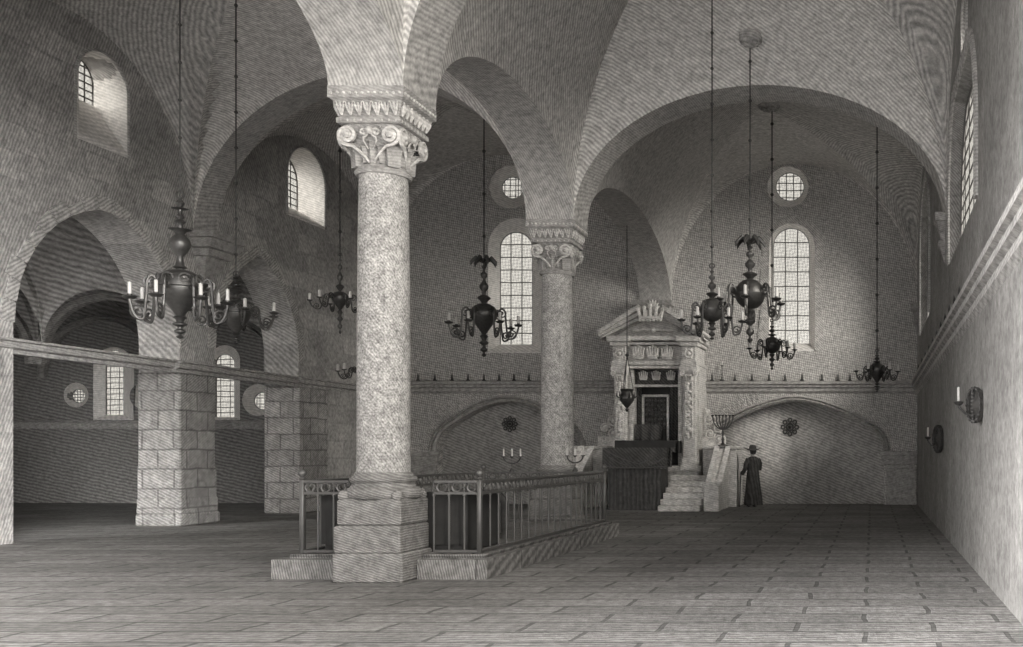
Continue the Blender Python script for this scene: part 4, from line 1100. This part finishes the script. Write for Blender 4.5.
mb = MB(); mb.tube([(-.16, -.01, 1.42), (-.24, -.02, 1.28), (-.265, 0, 1.12), (-.275, .08, 1.04), (-.272, .15, .975)], [.075, .07, .062, .058, .05], 10)
mb.tube([(.16, -.01, 1.42), (.235, .0, 1.28), (.25, .04, 1.13), (.17, .17, 1.12), (.1, .22, 1.12)], [.075, .07, .064, .056, .05], 10); mb.build('sleeves', 'coat', man, smooth=60)
mb = MB(); mb.loft([[((rr + (.03 * math.cos(2 * a) if rr > .15 else 0)) * math.cos(a), .02 + rr * math.sin(a), z + (.035 * math.cos(2 * a + .6) if rr > .15 else 0)) for a in [2 * PI * i / 24 for i in range(24)]]
         for rr, z in ((.11, 1.70), (.22, 1.70), (.225, 1.71), (.115, 1.725), (.105, 1.77), (.09, 1.83), (.03, 1.85))]); h_ = mb.build('hat', 'hat', man, smooth=50); 
mb = MB(); mb.lathe([(.02, 1.55), (.075, 1.58), (.098, 1.65), (.098, 1.69), (.06, 1.7)], 16, (0, -.012, 0)); mb.build('hair', 'coat', man, smooth=50)
mb = MB()
for s in (-1, 1): mb.ball((s * .1, .07, .04), .055, 10, sq=.7); mb.ball((s * .1, .15, .035), .045, 10, sq=.7)
mb.build('shoes', 'hat', man, smooth=50)
# facial features
mb = MB(); mb.tube([(0, .115, 1.66), (0, .14, 1.625), (0, .115, 1.62)], [.008, .014, .01], 6); mb.build('nose', 'skin', man, smooth=50)
R_ = Matrix.Rotation(.6, 3, 'Z'); hw = R_ @ Vector((-.27, .26, 0))
mb = MB(); mb.tube([(-.03, -.08, .0), (0, 0, .98)], [.016, .018], 8); mb.tube([(0, 0, .98), (0, 0, 1.03), (.03, .02, 1.06), (.07, .05, 1.03)], .017, 6)
w_ = mb.build('walking_stick', 'wood', loc=(PX + hw.x, PY_ + hw.y, 0), smooth=50); tag(w_, 'thin walking stick held by the person in the wide hat', 'walking stick')

# ------------------------------------------------------------------ camera, light
cam = bpy.data.cameras.new('camera'); co = bpy.data.objects.new('camera', cam); COL.objects.link(co)
co.location = (0, 0, EYE); co.rotation_euler = (PI / 2, 0, 0)
cam.sensor_width = 36; cam.sensor_fit = 'HORIZONTAL'; cam.lens = F / 1023 * 36
cam.shift_x = (511.5 - CX) / 1023; cam.shift_y = (CY - 323.5) / 1023; cam.clip_end = 300
SC.camera = co
w = bpy.data.worlds.new('world'); SC.world = w; w.use_nodes = True
nt = w.node_tree; bg = nt.nodes['Background']; bg.inputs[0].default_value = (1.0, .982, .955, 1); bg.inputs[1].default_value = 3.4
sun = bpy.data.lights.new('sun', 'SUN'); sun.energy = 60.0; sun.angle = math.radians(55); so = bpy.data.objects.new('sun', sun); COL.objects.link(so)
so.rotation_euler = Vector((-.8, .52, -.32)).to_track_quat('-Z', 'Y').to_euler(); sun.color = (1, .985, .965)
s2 = bpy.data.lights.new('west_fill', 'SUN'); s2.energy = 0.4; s2.angle = math.radians(60); o2 = bpy.data.objects.new('west_fill', s2); COL.objects.link(o2)
o2.rotation_euler = Vector((-.35, .9, -.2)).to_track_quat('-Z', 'Y').to_euler()
s3 = bpy.data.lights.new('north_fill', 'SUN'); s3.energy = 28; s3.angle = math.radians(50); s3.color = (1, .985, .965); o3 = bpy.data.objects.new('north_fill', s3); COL.objects.link(o3)
o3.rotation_euler = Vector((.8, .55, -.45)).to_track_quat('-Z', 'Y').to_euler()
SC.view_settings.view_transform = 'Standard'; SC.view_settings.look = 'None'; SC.view_settings.gamma = 1.0; SC.view_settings.use_curve_mapping = False
SC.view_settings.exposure = -0.08
SC.cycles.max_bounces = 8; SC.cycles.diffuse_bounces = 6
